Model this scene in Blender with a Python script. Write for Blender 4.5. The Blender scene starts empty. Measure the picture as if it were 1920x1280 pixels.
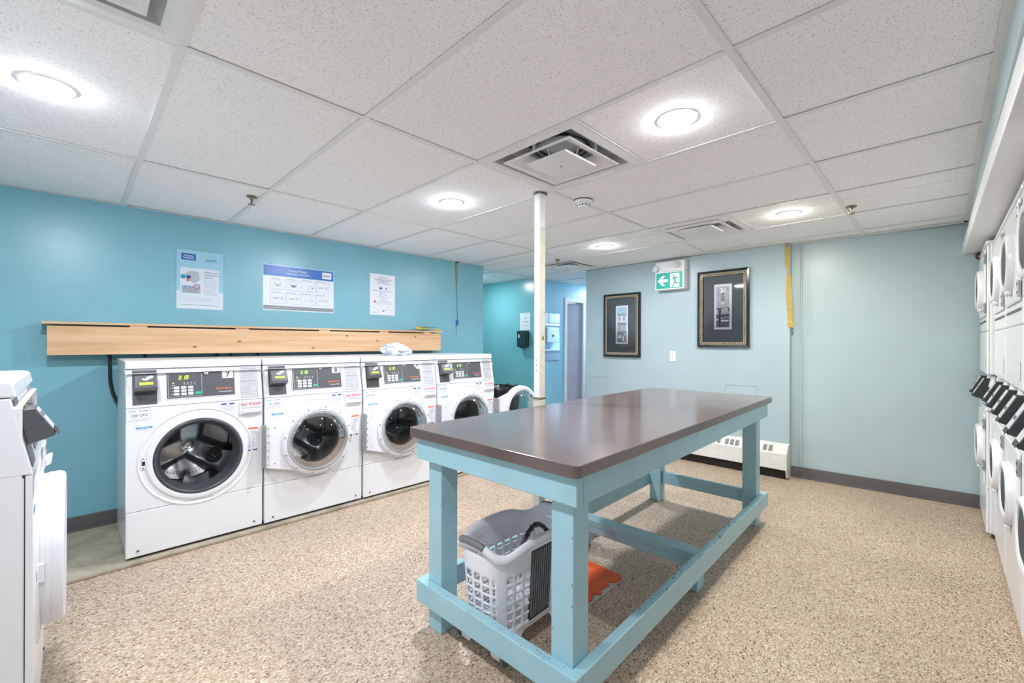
import bpy, bmesh, math, random
from mathutils import Vector, Matrix, noise
R = math.radians
PI = math.pi
random.seed(7)
SC = bpy.context.scene
COL = SC.collection

# ------------------------------------------------------------------ camera, world, exposure
cam_d = bpy.data.cameras.new('camera'); cam = bpy.data.objects.new('camera', cam_d); COL.objects.link(cam)
cam_d.sensor_width = 36.0; cam_d.lens = 814.7 / 1920 * 36.0
cam_d.shift_y = 2.5 / 1920
cam_d.clip_start = 0.02
cam.location = (0, 0, 1.24)
cam.rotation_euler = (PI / 2, R(-0.18), R(44.71))
SC.camera = cam
w = bpy.data.worlds.new('world'); SC.world = w; w.use_nodes = True
w.node_tree.nodes['Background'].inputs[0].default_value = (0.9, 0.95, 1, 1)
w.node_tree.nodes['Background'].inputs[1].default_value = 0.4
SC.view_settings.view_transform = 'Standard'; SC.view_settings.look = 'None'
SC.view_settings.gamma = 1.0; SC.view_settings.use_curve_mapping = False
SC.view_settings.exposure = 3.13
SC.cycles.diffuse_bounces = 8; SC.cycles.max_bounces = 14; SC.cycles.transparent_max_bounces = 16
SC.cycles.sample_clamp_indirect = 6.0
LAMP = 68.0          # emission strength of the recessed lamps
CEIL = 2.165

# ------------------------------------------------------------------ materials
MATS = {}
def srgb(r, g, b):
    f = lambda c: (c / 255 / 12.92) if c / 255 <= 0.04045 else ((c / 255 + 0.055) / 1.055) ** 2.4
    return (f(r), f(g), f(b), 1)
def mat(name, col, rough=0.5, metal=0.0, emit=0.0, var=0.0, vscale=8.0, bump=0.0, bscale=60.0, spec=0.5, coat=0.0):
    if name in MATS: return MATS[name]
    m = bpy.data.materials.new(name); m.use_nodes = True; nt = m.node_tree; N = nt.nodes; L = nt.links
    b = N['Principled BSDF']
    b.inputs['Base Color'].default_value = col; b.inputs['Roughness'].default_value = rough
    b.inputs['Metallic'].default_value = metal; b.inputs['Specular IOR Level'].default_value = spec
    b.inputs['Coat Weight'].default_value = coat
    if emit: b.inputs['Emission Color'].default_value = col; b.inputs['Emission Strength'].default_value = emit
    tc = None
    if var or bump:
        tc = N.new('ShaderNodeTexCoord')
    if var:
        n = N.new('ShaderNodeTexNoise'); n.inputs['Scale'].default_value = vscale; n.inputs['Detail'].default_value = 5
        L.new(tc.outputs['Object'], n.inputs['Vector'])
        mr = N.new('ShaderNodeMapRange'); mr.inputs[1].default_value = 0.3; mr.inputs[2].default_value = 0.7
        mr.inputs[3].default_value = 1 - var; mr.inputs[4].default_value = 1 + var
        L.new(n.outputs[0], mr.inputs[0])
        mx = N.new('ShaderNodeVectorMath'); mx.operation = 'SCALE'; mx.inputs[0].default_value = col[:3]
        L.new(mr.outputs[0], mx.inputs['Scale']); L.new(mx.outputs[0], b.inputs['Base Color'])
    if bump:
        n = N.new('ShaderNodeTexNoise'); n.inputs['Scale'].default_value = bscale; n.inputs['Detail'].default_value = 3
        L.new(tc.outputs['Object'], n.inputs['Vector'])
        bp = N.new('ShaderNodeBump'); bp.inputs['Strength'].default_value = bump; bp.inputs['Distance'].default_value = 0.004
        L.new(n.outputs[0], bp.inputs['Height']); L.new(bp.outputs[0], b.inputs['Normal'])
    MATS[name] = m
    return m

teal = mat('teal_gloss_paint', (0.215, 0.475, 0.56, 1), 0.30, var=0.05, vscale=2.5, bump=0.12, bscale=25)
teal2 = mat('teal_green_paint', (0.16, 0.42, 0.45, 1), 0.24, var=0.05, vscale=2.5, bump=0.12, bscale=25)
blue2 = mat('corridor_blue_paint', (0.30, 0.60, 0.74, 1), 0.35, var=0.03, vscale=3)
aqua = mat('pale_aqua_paint', (0.41, 0.515, 0.545, 1), 0.34, var=0.035, vscale=2.2, bump=0.12, bscale=25)
white = mat('white_enamel', (0.77, 0.78, 0.80, 1), 0.22, var=0.012, vscale=5)
white_pl = mat('white_plastic', (0.76, 0.77, 0.80, 1), 0.33, var=0.012, vscale=9)
trimw = mat('white_painted_metal', (0.80, 0.80, 0.80, 1), 0.4, var=0.03, vscale=14)
gridw = mat('white_grid_metal', (0.79, 0.79, 0.785, 1), 0.45, var=0.02, vscale=6)
seam = mat('dark_seam', (0.10, 0.10, 0.11, 1), 0.6, var=0.1)
black = mat('black_rubber', (0.018, 0.019, 0.022, 1), 0.45, var=0.2, vscale=20)
gasket = mat('dark_grey_gasket', (0.055, 0.062, 0.07, 1), 0.35, var=0.1, vscale=20)
panel_g = mat('charcoal_panel', (0.085, 0.088, 0.095, 1), 0.38, var=0.12, vscale=120)
silver = mat('silver_label', (0.52, 0.53, 0.55, 1), 0.35, var=0.04, vscale=20)
chrome = mat('chrome', (0.75, 0.76, 0.78, 1), 0.14, metal=1.0, var=0.05)
zinc = mat('zinc_hinge', (0.42, 0.42, 0.42, 1), 0.4, metal=0.8, var=0.15, vscale=60)
drumm = mat('brushed_drum_steel', (0.50, 0.50, 0.51, 1), 0.27, metal=1.0, var=0.12, vscale=14, bump=0.1, bscale=40)
lcd = mat('lcd_yellow_green', (0.55, 0.72, 0.03, 1), 0.4, emit=0.07)
led = mat('led_green', (0.42, 1.0, 0.04, 1), 0.4, emit=0.16)
ink = mat('black_ink', (0.025, 0.025, 0.03, 1), 0.5, var=0.05)
grey_ink = mat('grey_ink', (0.28, 0.29, 0.31, 1), 0.5, var=0.05)
lt_ink = mat('light_grey_ink', (0.52, 0.54, 0.57, 1), 0.5, var=0.03)
red_ink = mat('red_ink', (0.62, 0.02, 0.07, 1), 0.5, var=0.05)
orange_ink = mat('orange_ink', (0.90, 0.16, 0.05, 1), 0.5, var=0.05)
blue_ink = mat('blue_ink', (0.015, 0.15, 0.50, 1), 0.3, var=0.05)
cyan_ink = mat('cyan_ink', (0.02, 0.35, 0.55, 1), 0.4, var=0.05)
navy_ink = mat('navy_ink', (0.02, 0.06, 0.30, 1), 0.5, var=0.05)
green_ink = mat('green_button', (0.02, 0.50, 0.28, 1), 0.5, var=0.05)
paper = mat('white_paper', (0.80, 0.81, 0.86, 1), 0.28, var=0.01, vscale=30)
paper_b = mat('pale_blue_laminate', (0.42, 0.68, 0.80, 1), 0.12, var=0.02, vscale=30)
table_p = mat('table_sky_blue_paint', (0.345, 0.575, 0.645, 1), 0.38, var=0.05, vscale=7, bump=0.25, bscale=45)
concrete = mat('stained_concrete', (0.37, 0.32, 0.24, 1), 0.85, var=0.3, vscale=7, bump=0.4, bscale=50)
vinyl = mat('grey_vinyl_base', (0.115, 0.108, 0.108, 1), 0.5, var=0.12, vscale=8)
orangep = mat('orange_plastic', (0.80, 0.095, 0.004, 1), 0.4, var=0.05, vscale=12)
basketm = mat('grey_white_hamper_plastic', (0.84, 0.84, 0.88, 1), 0.38, var=0.03, vscale=8)
basketg = mat('grey_ribbed_rubber', (0.17, 0.175, 0.18, 1), 0.5, var=0.1)
yellow = mat('yellow_ribbon', (0.46, 0.33, 0.07, 1), 0.5, var=0.12, vscale=30)
yellowp = mat('yellow_card', (0.86, 0.62, 0.03, 1), 0.5, var=0.05)
tan = mat('tan_ribbon', (0.34, 0.28, 0.12, 1), 0.6, var=0.15, vscale=30)
cloth = mat('white_cloth', (0.62, 0.65, 0.72, 1), 0.9, var=0.04, vscale=12, bump=0.5, bscale=90)
bagm = mat('black_bag_plastic', (0.012, 0.013, 0.015, 1), 0.22, var=0.2)
cang = mat('grey_bin_plastic', (0.13, 0.14, 0.15, 1), 0.5, var=0.1)
brass = mat('aged_brass', (0.30, 0.25, 0.17, 1), 0.4, metal=0.7, var=0.2, vscale=80)
brown = mat('brown_pipe', (0.13, 0.075, 0.045, 1), 0.6, var=0.35, vscale=60)
blackf = mat('black_frame_lacquer', (0.012, 0.02, 0.02, 1), 0.18, var=0.1)
goldf = mat('gold_rope_moulding', (0.55, 0.44, 0.30, 1), 0.35, metal=0.3, var=0.2, vscale=60)
matg = mat('slate_mat_board', (0.10, 0.115, 0.125, 1), 0.55, var=0.06, vscale=20)
cream = mat('cream_paint', (0.62, 0.60, 0.50, 1), 0.45, var=0.08, vscale=20)
green_exit = mat('exit_green', (0.0, 0.33, 0.25, 1), 0.4, emit=0.04)
white_exit = mat('exit_white', (0.80, 0.92, 0.95, 1), 0.4, emit=0.06)
doorm = mat('lilac_grey_door', (0.46, 0.45, 0.50, 1), 0.4, var=0.03, vscale=4)
mirror_m = mat('mirror', (0.92, 0.93, 0.93, 1), 0.015, metal=1.0)
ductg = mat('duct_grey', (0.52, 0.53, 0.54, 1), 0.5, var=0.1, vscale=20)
void_shade = mat('void_shade_black', (0.01, 0.01, 0.01, 1), 0.9, var=0.1)
heater_blk = mat('heater_black_base', (0.015, 0.012, 0.01, 1), 0.7, var=0.3, vscale=30)  # near-black fill under the heater cover
heaterw = mat('off_white_heater', (0.72, 0.71, 0.67, 1), 0.45, var=0.05, vscale=18)

def lamp_mat(name, col, s):
    m = bpy.data.materials.new(name); m.use_nodes = True; nt = m.node_tree
    nt.nodes.remove(nt.nodes['Principled BSDF'])
    e = nt.nodes.new('ShaderNodeEmission'); e.inputs[0].default_value = (*col, 1); e.inputs[1].default_value = s
    nt.links.new(e.outputs[0], nt.nodes['Material Output'].inputs[0]); return m

def glass_mat(name, tint, refl=0.5, rough=0.03):
    m = bpy.data.materials.new(name); m.use_nodes = True; nt = m.node_tree; N = nt.nodes; L = nt.links
    N.remove(N['Principled BSDF'])
    t = N.new('ShaderNodeBsdfTransparent'); t.inputs[0].default_value = (*tint, 1)
    g = N.new('ShaderNodeBsdfGlossy'); g.inputs['Roughness'].default_value = rough
    lw = N.new('ShaderNodeFresnel'); lw.inputs[0].default_value = 1.5
    nz = N.new('ShaderNodeTexNoise'); nz.inputs['Scale'].default_value = 6
    bp = N.new('ShaderNodeBump'); bp.inputs['Strength'].default_value = 0.03; L.new(nz.outputs[0], bp.inputs['Height']); L.new(bp.outputs[0], g.inputs['Normal'])
    ml = N.new('ShaderNodeMath'); ml.operation = 'MULTIPLY'; ml.inputs[1].default_value = refl * 2; ml.use_clamp = True
    L.new(lw.outputs[0], ml.inputs[0])
    mx = N.new('ShaderNodeMixShader'); L.new(ml.outputs[0], mx.inputs[0]); L.new(t.outputs[0], mx.inputs[1]); L.new(g.outputs[0], mx.inputs[2])
    L.new(mx.outputs[0], N['Material Output'].inputs[0]); return m
glass = glass_mat('bowl_glass', (0.84, 0.87, 0.87), 0.26)
glass_p = glass_mat('picture_glass', (0.97, 0.98, 0.98), 0.5)
film = glass_mat('clear_laminate', (0.95, 0.98, 0.99), 0.18, 0.12)

def node_mat(name):
    m = bpy.data.materials.new(name); m.use_nodes = True
    return m, m.node_tree.nodes, m.node_tree.links, m.node_tree.nodes['Principled BSDF']

def floor_mat():
    m, N, L, b = node_mat('terrazzo_chip_vinyl')
    geo = N.new('ShaderNodeNewGeometry')
    mp = N.new('ShaderNodeMapping'); mp.inputs['Rotation'].default_value = (0, 0, R(0)); mp.inputs['Scale'].default_value = (1.5, 0.85, 1)
    L.new(geo.outputs['Position'], mp.inputs[0])
    def vor(scale):
        v = N.new('ShaderNodeTexVoronoi'); v.inputs['Scale'].default_value = scale; v.inputs['Randomness'].default_value = 1.0
        L.new(mp.outputs[0], v.inputs['Vector']); return v
    def ramp(stops, src):
        r = N.new('ShaderNodeValToRGB'); r.color_ramp.interpolation = 'CONSTANT'
        els = r.color_ramp.elements
        els[0].position = 0; els[0].color = stops[0][1]
        els[1].position = stops[1][0]; els[1].color = stops[1][1]
        for p, c in stops[2:]:
            e = els.new(p); e.color = c
        L.new(src, r.inputs[0]); return r
    v1 = vor(155); sep = N.new('ShaderNodeSeparateColor'); L.new(v1.outputs['Color'], sep.inputs[0])
    r1 = ramp([(0, (0.46, 0.345, 0.25, 1)), (0.20, (0.58, 0.45, 0.34, 1)), (0.46, (0.66, 0.53, 0.42, 1)), (0.66, (0.40, 0.27, 0.185, 1)), (0.76, (0.80, 0.69, 0.58, 1)), (0.90, (0.12, 0.085, 0.065, 1)), (0.935, (0.52, 0.33, 0.23, 1))], sep.outputs[0])
    v2 = vor(72); sep2 = N.new('ShaderNodeSeparateColor'); L.new(v2.outputs['Color'], sep2.inputs[0])
    r2 = ramp([(0, (0, 0, 0, 1)), (0.90, (1, 1, 1, 1))], sep2.outputs[1])
    r2b = ramp([(0, (0.22, 0.14, 0.10, 1)), (0.4, (0.72, 0.62, 0.50, 1)), (0.8, (0.10, 0.07, 0.05, 1))], sep2.outputs[0])
    # only the cell core is a chip
    cm = N.new('ShaderNodeMath'); cm.operation = 'LESS_THAN'; cm.inputs[1].default_value = 0.36; L.new(v2.outputs['Distance'], cm.inputs[0])
    mm = N.new('ShaderNodeMath'); mm.operation = 'MULTIPLY'; L.new(cm.outputs[0], mm.inputs[0]); L.new(r2.outputs[0], mm.inputs[1])
    mx = N.new('ShaderNodeMix'); mx.data_type = 'RGBA'; L.new(mm.outputs[0], mx.inputs[0]); L.new(r1.outputs[0], mx.inputs[6]); L.new(r2b.outputs[0], mx.inputs[7])
    # broad mottling
    nz = N.new('ShaderNodeTexNoise'); nz.inputs['Scale'].default_value = 1.3; nz.inputs['Detail'].default_value = 4; L.new(geo.outputs['Position'], nz.inputs['Vector'])
    mr = N.new('ShaderNodeMapRange'); mr.inputs[1].default_value = 0.3; mr.inputs[2].default_value = 0.7; mr.inputs[3].default_value = 0.74; mr.inputs[4].default_value = 0.90
    L.new(nz.outputs[0], mr.inputs[0])
    # faint square joints
    sx = N.new('ShaderNodeSeparateXYZ'); L.new(geo.outputs['Position'], sx.inputs[0])
    def joint(o):
        a = N.new('ShaderNodeMath'); a.operation = 'MULTIPLY'; a.inputs[1].default_value = 1 / 0.305; L.new(o, a.inputs[0])
        f = N.new('ShaderNodeMath'); f.operation = 'FRACT'; L.new(a.outputs[0], f.inputs[0])
        l = N.new('ShaderNodeMath'); l.operation = 'LESS_THAN'; l.inputs[1].default_value = 0.006; L.new(f.outputs[0], l.inputs[0]); return l
    j = N.new('ShaderNodeMath'); j.operation = 'MAXIMUM'; L.new(joint(sx.outputs[0]).outputs[0], j.inputs[0]); L.new(joint(sx.outputs[1]).outputs[0], j.inputs[1])
    jm = N.new('ShaderNodeMath'); jm.operation = 'MULTIPLY_ADD'; jm.inputs[1].default_value = -0.16; jm.inputs[2].default_value = 1.0; L.new(j.outputs[0], jm.inputs[0])
    pr = N.new('ShaderNodeMath'); pr.operation = 'MULTIPLY'; L.new(jm.outputs[0], pr.inputs[0]); L.new(mr.outputs[0], pr.inputs[1])
    vm = N.new('ShaderNodeVectorMath'); vm.operation = 'SCALE'; tn = N.new('ShaderNodeVectorMath'); tn.operation = 'MULTIPLY'; tn.inputs[1].default_value = (1.0, 0.975, 0.925); L.new(mx.outputs[2], tn.inputs[0]); L.new(tn.outputs[0], vm.inputs[0]); L.new(pr.outputs[0], vm.inputs['Scale'])
    L.new(vm.outputs[0], b.inputs['Base Color']); b.inputs['Roughness'].default_value = 0.42
    bp = N.new('ShaderNodeBump'); bp.inputs['Strength'].default_value = 0.12; bp.inputs['Distance'].default_value = 0.002
    L.new(v1.outputs['Distance'], bp.inputs['Height']); L.new(bp.outputs[0], b.inputs['Normal'])
    return m
floorm = floor_mat()

def tile_mat():
    m, N, L, b = node_mat('fissured_mineral_tile')
    geo = N.new('ShaderNodeNewGeometry')
    def flecks(scale, rot, sc, th, keep):
        mp = N.new('ShaderNodeMapping'); mp.inputs['Rotation'].default_value = (0, 0, R(rot)); mp.inputs['Scale'].default_value = (sc[0], sc[1], 1)
        nz = N.new('ShaderNodeTexNoise'); nz.inputs['Scale'].default_value = 14; L.new(geo.outputs['Position'], nz.inputs['Vector'])
        ad = N.new('ShaderNodeVectorMath'); ad.operation = 'MULTIPLY_ADD'; ad.inputs[1].default_value = (0.03, 0.03, 0); L.new(nz.outputs['Color'], ad.inputs[0]); L.new(geo.outputs['Position'], ad.inputs[2])
        L.new(ad.outputs[0], mp.inputs[0])
        v = N.new('ShaderNodeTexVoronoi'); v.inputs['Scale'].default_value = scale; L.new(mp.outputs[0], v.inputs['Vector'])
        lt = N.new('ShaderNodeMath'); lt.operation = 'LESS_THAN'; lt.inputs[1].default_value = th; L.new(v.outputs['Distance'], lt.inputs[0])
        s = N.new('ShaderNodeSeparateColor'); L.new(v.outputs['Color'], s.inputs[0])
        gt = N.new('ShaderNodeMath'); gt.operation = 'GREATER_THAN'; gt.inputs[1].default_value = 1 - keep; L.new(s.outputs[0], gt.inputs[0])
        mu = N.new('ShaderNodeMath'); mu.operation = 'MULTIPLY'; L.new(lt.outputs[0], mu.inputs[0]); L.new(gt.outputs[0], mu.inputs[1]); return mu
    a = flecks(120, 35, (1.6, 0.62), 0.24, 0.45); c = flecks(105, -25, (1.8, 0.6), 0.20, 0.35); d = flecks(230, 10, (1, 1), 0.26, 0.35)
    m1 = N.new('ShaderNodeMath'); m1.operation = 'MAXIMUM'; L.new(a.outputs[0], m1.inputs[0]); L.new(c.outputs[0], m1.inputs[1])
    m2 = N.new('ShaderNodeMath'); m2.operation = 'MAXIMUM'; L.new(m1.outputs[0], m2.inputs[0]); L.new(d.outputs[0], m2.inputs[1])
    mx = N.new('ShaderNodeMix'); mx.data_type = 'RGBA'; mx.inputs[6].default_value = (0.92, 0.92, 0.925, 1); mx.inputs[7].default_value = (0.54, 0.54, 0.54, 1)
    L.new(m2.outputs[0], mx.inputs[0]); L.new(mx.outputs[2], b.inputs['Base Color']); b.inputs['Roughness'].default_value = 0.9
    bp = N.new('ShaderNodeBump'); bp.invert = True; bp.inputs['Strength'].default_value = 0.5; bp.inputs['Distance'].default_value = 0.002
    L.new(m2.outputs[0], bp.inputs['Height']); L.new(bp.outputs[0], b.inputs['Normal'])
    return m
tilem = tile_mat()

def wood_mat():
    m, N, L, b = node_mat('pine_board')
    tc = N.new('ShaderNodeTexCoord'); mp = N.new('ShaderNodeMapping'); mp.inputs['Scale'].default_value = (14, 0.9, 14)
    L.new(tc.outputs['Object'], mp.inputs[0])
    nz = N.new('ShaderNodeTexNoise'); nz.inputs['Scale'].default_value = 1.6; nz.inputs['Detail'].default_value = 6; nz.inputs['Distortion'].default_value = 0.6
    L.new(mp.outputs[0], nz.inputs['Vector'])
    r = N.new('ShaderNodeValToRGB'); e = r.color_ramp.elements
    e[0].position = 0.28; e[0].color = (0.60, 0.335, 0.15, 1); e[1].position = 0.72; e[1].color = (0.80, 0.55, 0.34, 1)
    L.new(nz.outputs[0], r.inputs[0]); L.new(r.outputs[0], b.inputs['Base Color']); b.inputs['Roughness'].default_value = 0.5
    return m
woodm = wood_mat()
knotm = mat('pine_knot', (0.33, 0.13, 0.04, 1), 0.5, var=0.3, vscale=90)

def top_mat():
    m, N, L, b = node_mat('brown_laminate')
    tc = N.new('ShaderNodeTexCoord'); nz = N.new('ShaderNodeTexNoise'); nz.inputs['Scale'].default_value = 260; nz.inputs['Detail'].default_value = 2
    L.new(tc.outputs['Object'], nz.inputs['Vector'])
    n2 = N.new('ShaderNodeTexNoise'); n2.inputs['Scale'].default_value = 3.5; n2.inputs['Detail'].default_value = 6; L.new(tc.outputs['Object'], n2.inputs['Vector'])
    r = N.new('ShaderNodeValToRGB'); e = r.color_ramp.elements
    e[0].position = 0.35; e[0].color = (0.115, 0.079, 0.070, 1); e[1].position = 0.7; e[1].color = (0.145, 0.104, 0.095, 1)
    L.new(nz.outputs[0], r.inputs[0]); L.new(r.outputs[0], b.inputs['Base Color'])
    mr = N.new('ShaderNodeMapRange'); mr.inputs[3].default_value = 0.13; mr.inputs[4].default_value = 0.22; L.new(n2.outputs[0], mr.inputs[0]); L.new(mr.outputs[0], b.inputs['Roughness'])
    b.inputs['Specular IOR Level'].default_value = 0.8
    return m
topm = top_mat()

# ------------------------------------------------------------------ mesh builder
_TXT = {}
def text_mesh(s, bold):
    k = (s, bold)
    if k not in _TXT:
        c = bpy.data.curves.new('t', 'FONT'); c.body = s; c.size = 1.0; c.resolution_u = 2
        c.align_x = 'CENTER'; c.align_y = 'CENTER'; c.offset = 0.02 if bold else 0.0
        o = bpy.data.objects.new('t', c); me = bpy.data.meshes.new_from_object(o)
        vs = [v.co.copy() for v in me.vertices]; fs = [tuple(p.vertices) for p in me.polygons]
        bpy.data.objects.remove(o); bpy.data.curves.remove(c); bpy.data.meshes.remove(me)
        if vs:
            xs = [v.x for v in vs]; ys = [v.y for v in vs]; cx = (min(xs) + max(xs)) / 2; cy = (min(ys) + max(ys)) / 2
            for v in vs: v.x -= cx; v.y -= cy
            wd = max(xs) - min(xs); ht = max(ys) - min(ys)
        else: wd = ht = 1
        _TXT[k] = (vs, fs, wd, ht)
    return _TXT[k]

class MB:
    def __init__(s):
        s.bm = bmesh.new(); s.mats = []; s.T = Matrix.Identity(4)
    def mi(s, m):
        if m not in s.mats: s.mats.append(m)
        return s.mats.index(m)
    def _add(s, vs, fs, m, smooth=False):
        bv = [s.bm.verts.new(s.T @ Vector(v)) for v in vs]; k = s.mi(m); out = []
        for f in fs:
            try: fc = s.bm.faces.new([bv[i] for i in f])
            except ValueError: continue
            fc.material_index = k; fc.smooth = smooth; out.append(fc)
        return out
    def box(s, x0, x1, y0, y1, z0, z1, m, bev=0.0, seg=2):
        x0, x1 = min(x0, x1), max(x0, x1); y0, y1 = min(y0, y1), max(y0, y1); z0, z1 = min(z0, z1), max(z0, z1)
        vs = [(x, y, z) for z in (z0, z1) for y in (y0, y1) for x in (x0, x1)]
        fs = [(0, 2, 3, 1), (4, 5, 7, 6), (0, 1, 5, 4), (2, 6, 7, 3), (0, 4, 6, 2), (1, 3, 7, 5)]
        f = s._add(vs, fs, m)
        if bev:
            es = list({e for q in f for e in q.edges})
            bmesh.ops.bevel(s.bm, geom=es, offset=bev, segments=seg, profile=0.5, affect='EDGES', material=-1)
        return s
    def poly(s, pts, m): s._add(pts, [tuple(range(len(pts)))], m); return s
    def prism(s, pts, axis, a0, a1, m, bev=0.0, seg=2, ends=True):
        """pts: 2-D outline; axis 0/1/2 is the extrusion axis"""
        n = len(pts)
        def P(p, a):
            if axis == 0: return (a, p[0], p[1])
            if axis == 1: return (p[0], a, p[1])
            return (p[0], p[1], a)
        vs = [P(p, a0) for p in pts] + [P(p, a1) for p in pts]
        fs = [(i, (i + 1) % n, n + (i + 1) % n, n + i) for i in range(n)]
        if ends: fs += [tuple(range(n - 1, -1, -1)), tuple(range(n, 2 * n))]
        f = s._add(vs, fs, m)
        bmesh.ops.recalc_face_normals(s.bm, faces=f)
        if bev:
            es = list({e for q in f for e in q.edges})
            bmesh.ops.bevel(s.bm, geom=es, offset=bev, segments=seg, profile=0.5, affect='EDGES', material=-1)
        return s
    def lathe(s, prof, c, axis, m, n=40, a0=0.0, a1=2 * PI, closed=False, sx=1.0, sz=1.0):
        """prof [(r,h)] revolved about axis (0 x,1 y,2 z) through c"""
        full = abs(a1 - a0 - 2 * PI) < 1e-6; k = n if full else n + 1
        vs = []
        for i in range(k):
            a = a0 + (a1 - a0) * i / n; ca, sa = math.cos(a) * sx, math.sin(a) * sz
            for r, h in prof:
                if axis == 2: vs.append((c[0] + r * ca, c[1] + r * sa, c[2] + h))
                elif axis == 1: vs.append((c[0] + r * ca, c[1] + h, c[2] + r * sa))
                else: vs.append((c[0] + h, c[1] + r * ca, c[2] + r * sa))
        q = len(prof); fs = []; qs = q if closed else q - 1
        for i in range(n):
            j = (i + 1) % k
            for t in range(qs):
                u = (t + 1) % q
                fs.append((i * q + t, j * q + t, j * q + u, i * q + u))
        f = s._add(vs, fs, m, True)
        bmesh.ops.remove_doubles(s.bm, verts=list({v for q_ in f for v in q_.verts}), dist=1e-6)
        return s
    def disc(s, c, axis, r, m, n=24, sx=1.0, sz=1.0):
        vs = []
        for i in range(n):
            a = 2 * PI * i / n; ca, sa = r * math.cos(a) * sx, r * math.sin(a) * sz
            vs.append((c[0] + ca, c[1] + sa, c[2]) if axis == 2 else (c[0] + ca, c[1], c[2] + sa) if axis == 1 else (c[0], c[1] + ca, c[2] + sa))
        s._add(vs, [tuple(range(n))], m); return s
    def tube(s, pts, r, m, n=8, caps=True):
        pts = [Vector(p) for p in pts]; vs = []; fs = []
        up = Vector((0, 0, 1)); prev = None
        for i, p in enumerate(pts):
            d = (pts[min(i + 1, len(pts) - 1)] - pts[max(i - 1, 0)]).normalized()
            if prev is None:
                a = d.cross(up if abs(d.z) < 0.9 else Vector((1, 0, 0))).normalized()
            else: a = (prev - d * prev.dot(d)).normalized()
            prev = a; b = d.cross(a)
            rr = r[i] if isinstance(r, (list, tuple)) else r
            for k in range(n):
                t = 2 * PI * k / n; vs.append(p + a * rr * math.cos(t) + b * rr * math.sin(t))
        for i in range(len(pts) - 1):
            for k in range(n):
                fs.append((i * n + k, i * n + (k + 1) % n, (i + 1) * n + (k + 1) % n, (i + 1) * n + k))
        if caps: fs += [tuple(range(n - 1, -1, -1)), tuple(range((len(pts) - 1) * n, len(pts) * n))]
        s._add(vs, fs, m, True); return s
    def plate_hole(s, x0, x1, z0, z1, y, cx, cz, r, m, n=64, depth=0.012):
        """rectangular panel in the xz plane at y with a round hole whose lip runs back by depth"""
        per = []
        for i in range(n):
            a = 2 * PI * i / n; dx, dz = math.cos(a), math.sin(a); t = 1e9
            if dx > 1e-9: t = min(t, (x1 - cx) / dx)
            if dx < -1e-9: t = min(t, (x0 - cx) / dx)
            if dz > 1e-9: t = min(t, (z1 - cz) / dz)
            if dz < -1e-9: t = min(t, (z0 - cz) / dz)
            per.append([cx + dx * t, cz + dz * t])
        for X, Z in ((x0, z0), (x1, z0), (x1, z1), (x0, z1)):
            k = min(range(n), key=lambda i: (per[i][0] - X) ** 2 + (per[i][1] - Z) ** 2); per[k] = [X, Z]
        vs = [(p[0], y, p[1]) for p in per] + [(cx + r * math.cos(2 * PI * i / n), y, cz + r * math.sin(2 * PI * i / n)) for i in range(n)]
        vs += [(v[0], y + depth, v[2]) for v in vs[n:2 * n]] + [(p[0], y + depth, p[1]) for p in per]
        fs = []
        for i in range(n):
            j = (i + 1) % n
            fs += [(i, j, n + j, n + i), (n + i, n + j, 2 * n + j, 2 * n + i), (3 * n + i, 3 * n + j, j, i)]
        s._add(vs, fs, m); return s
    def text(s, t, c, ex, ez, size, m, bold=False, width=None):
        """flat lettering centred on c, ex reading direction, ez up; size = height of the text block"""
        vs, fs, wd, ht = text_mesh(t, bold)
        if not vs: return s
        k = size / ht; kx = k if width is None else width / wd
        ex = Vector(ex); ez = Vector(ez); c = Vector(c)
        s._add([c + ex * v.x * kx + ez * v.y * k for v in vs], fs, m); return s
    def build(s, name, parent=None, loc=None, rotz=0.0, ang=35, recalc=False):
        if recalc: bmesh.ops.recalc_face_normals(s.bm, faces=s.bm.faces[:])
        me = bpy.data.meshes.new(name); s.bm.to_mesh(me); s.bm.free()
        for m in s.mats: me.materials.append(m)
        flags = [p.use_smooth for p in me.polygons]
        me.set_sharp_from_angle(angle=R(ang))
        me.polygons.foreach_set('use_smooth', flags); me.update()
        o = bpy.data.objects.new(name, me); COL.objects.link(o)
        if parent is not None: o.parent = parent
        if loc is not None: o.location = loc
        if rotz: o.rotation_euler = (0, 0, rotz)
        return o

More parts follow.
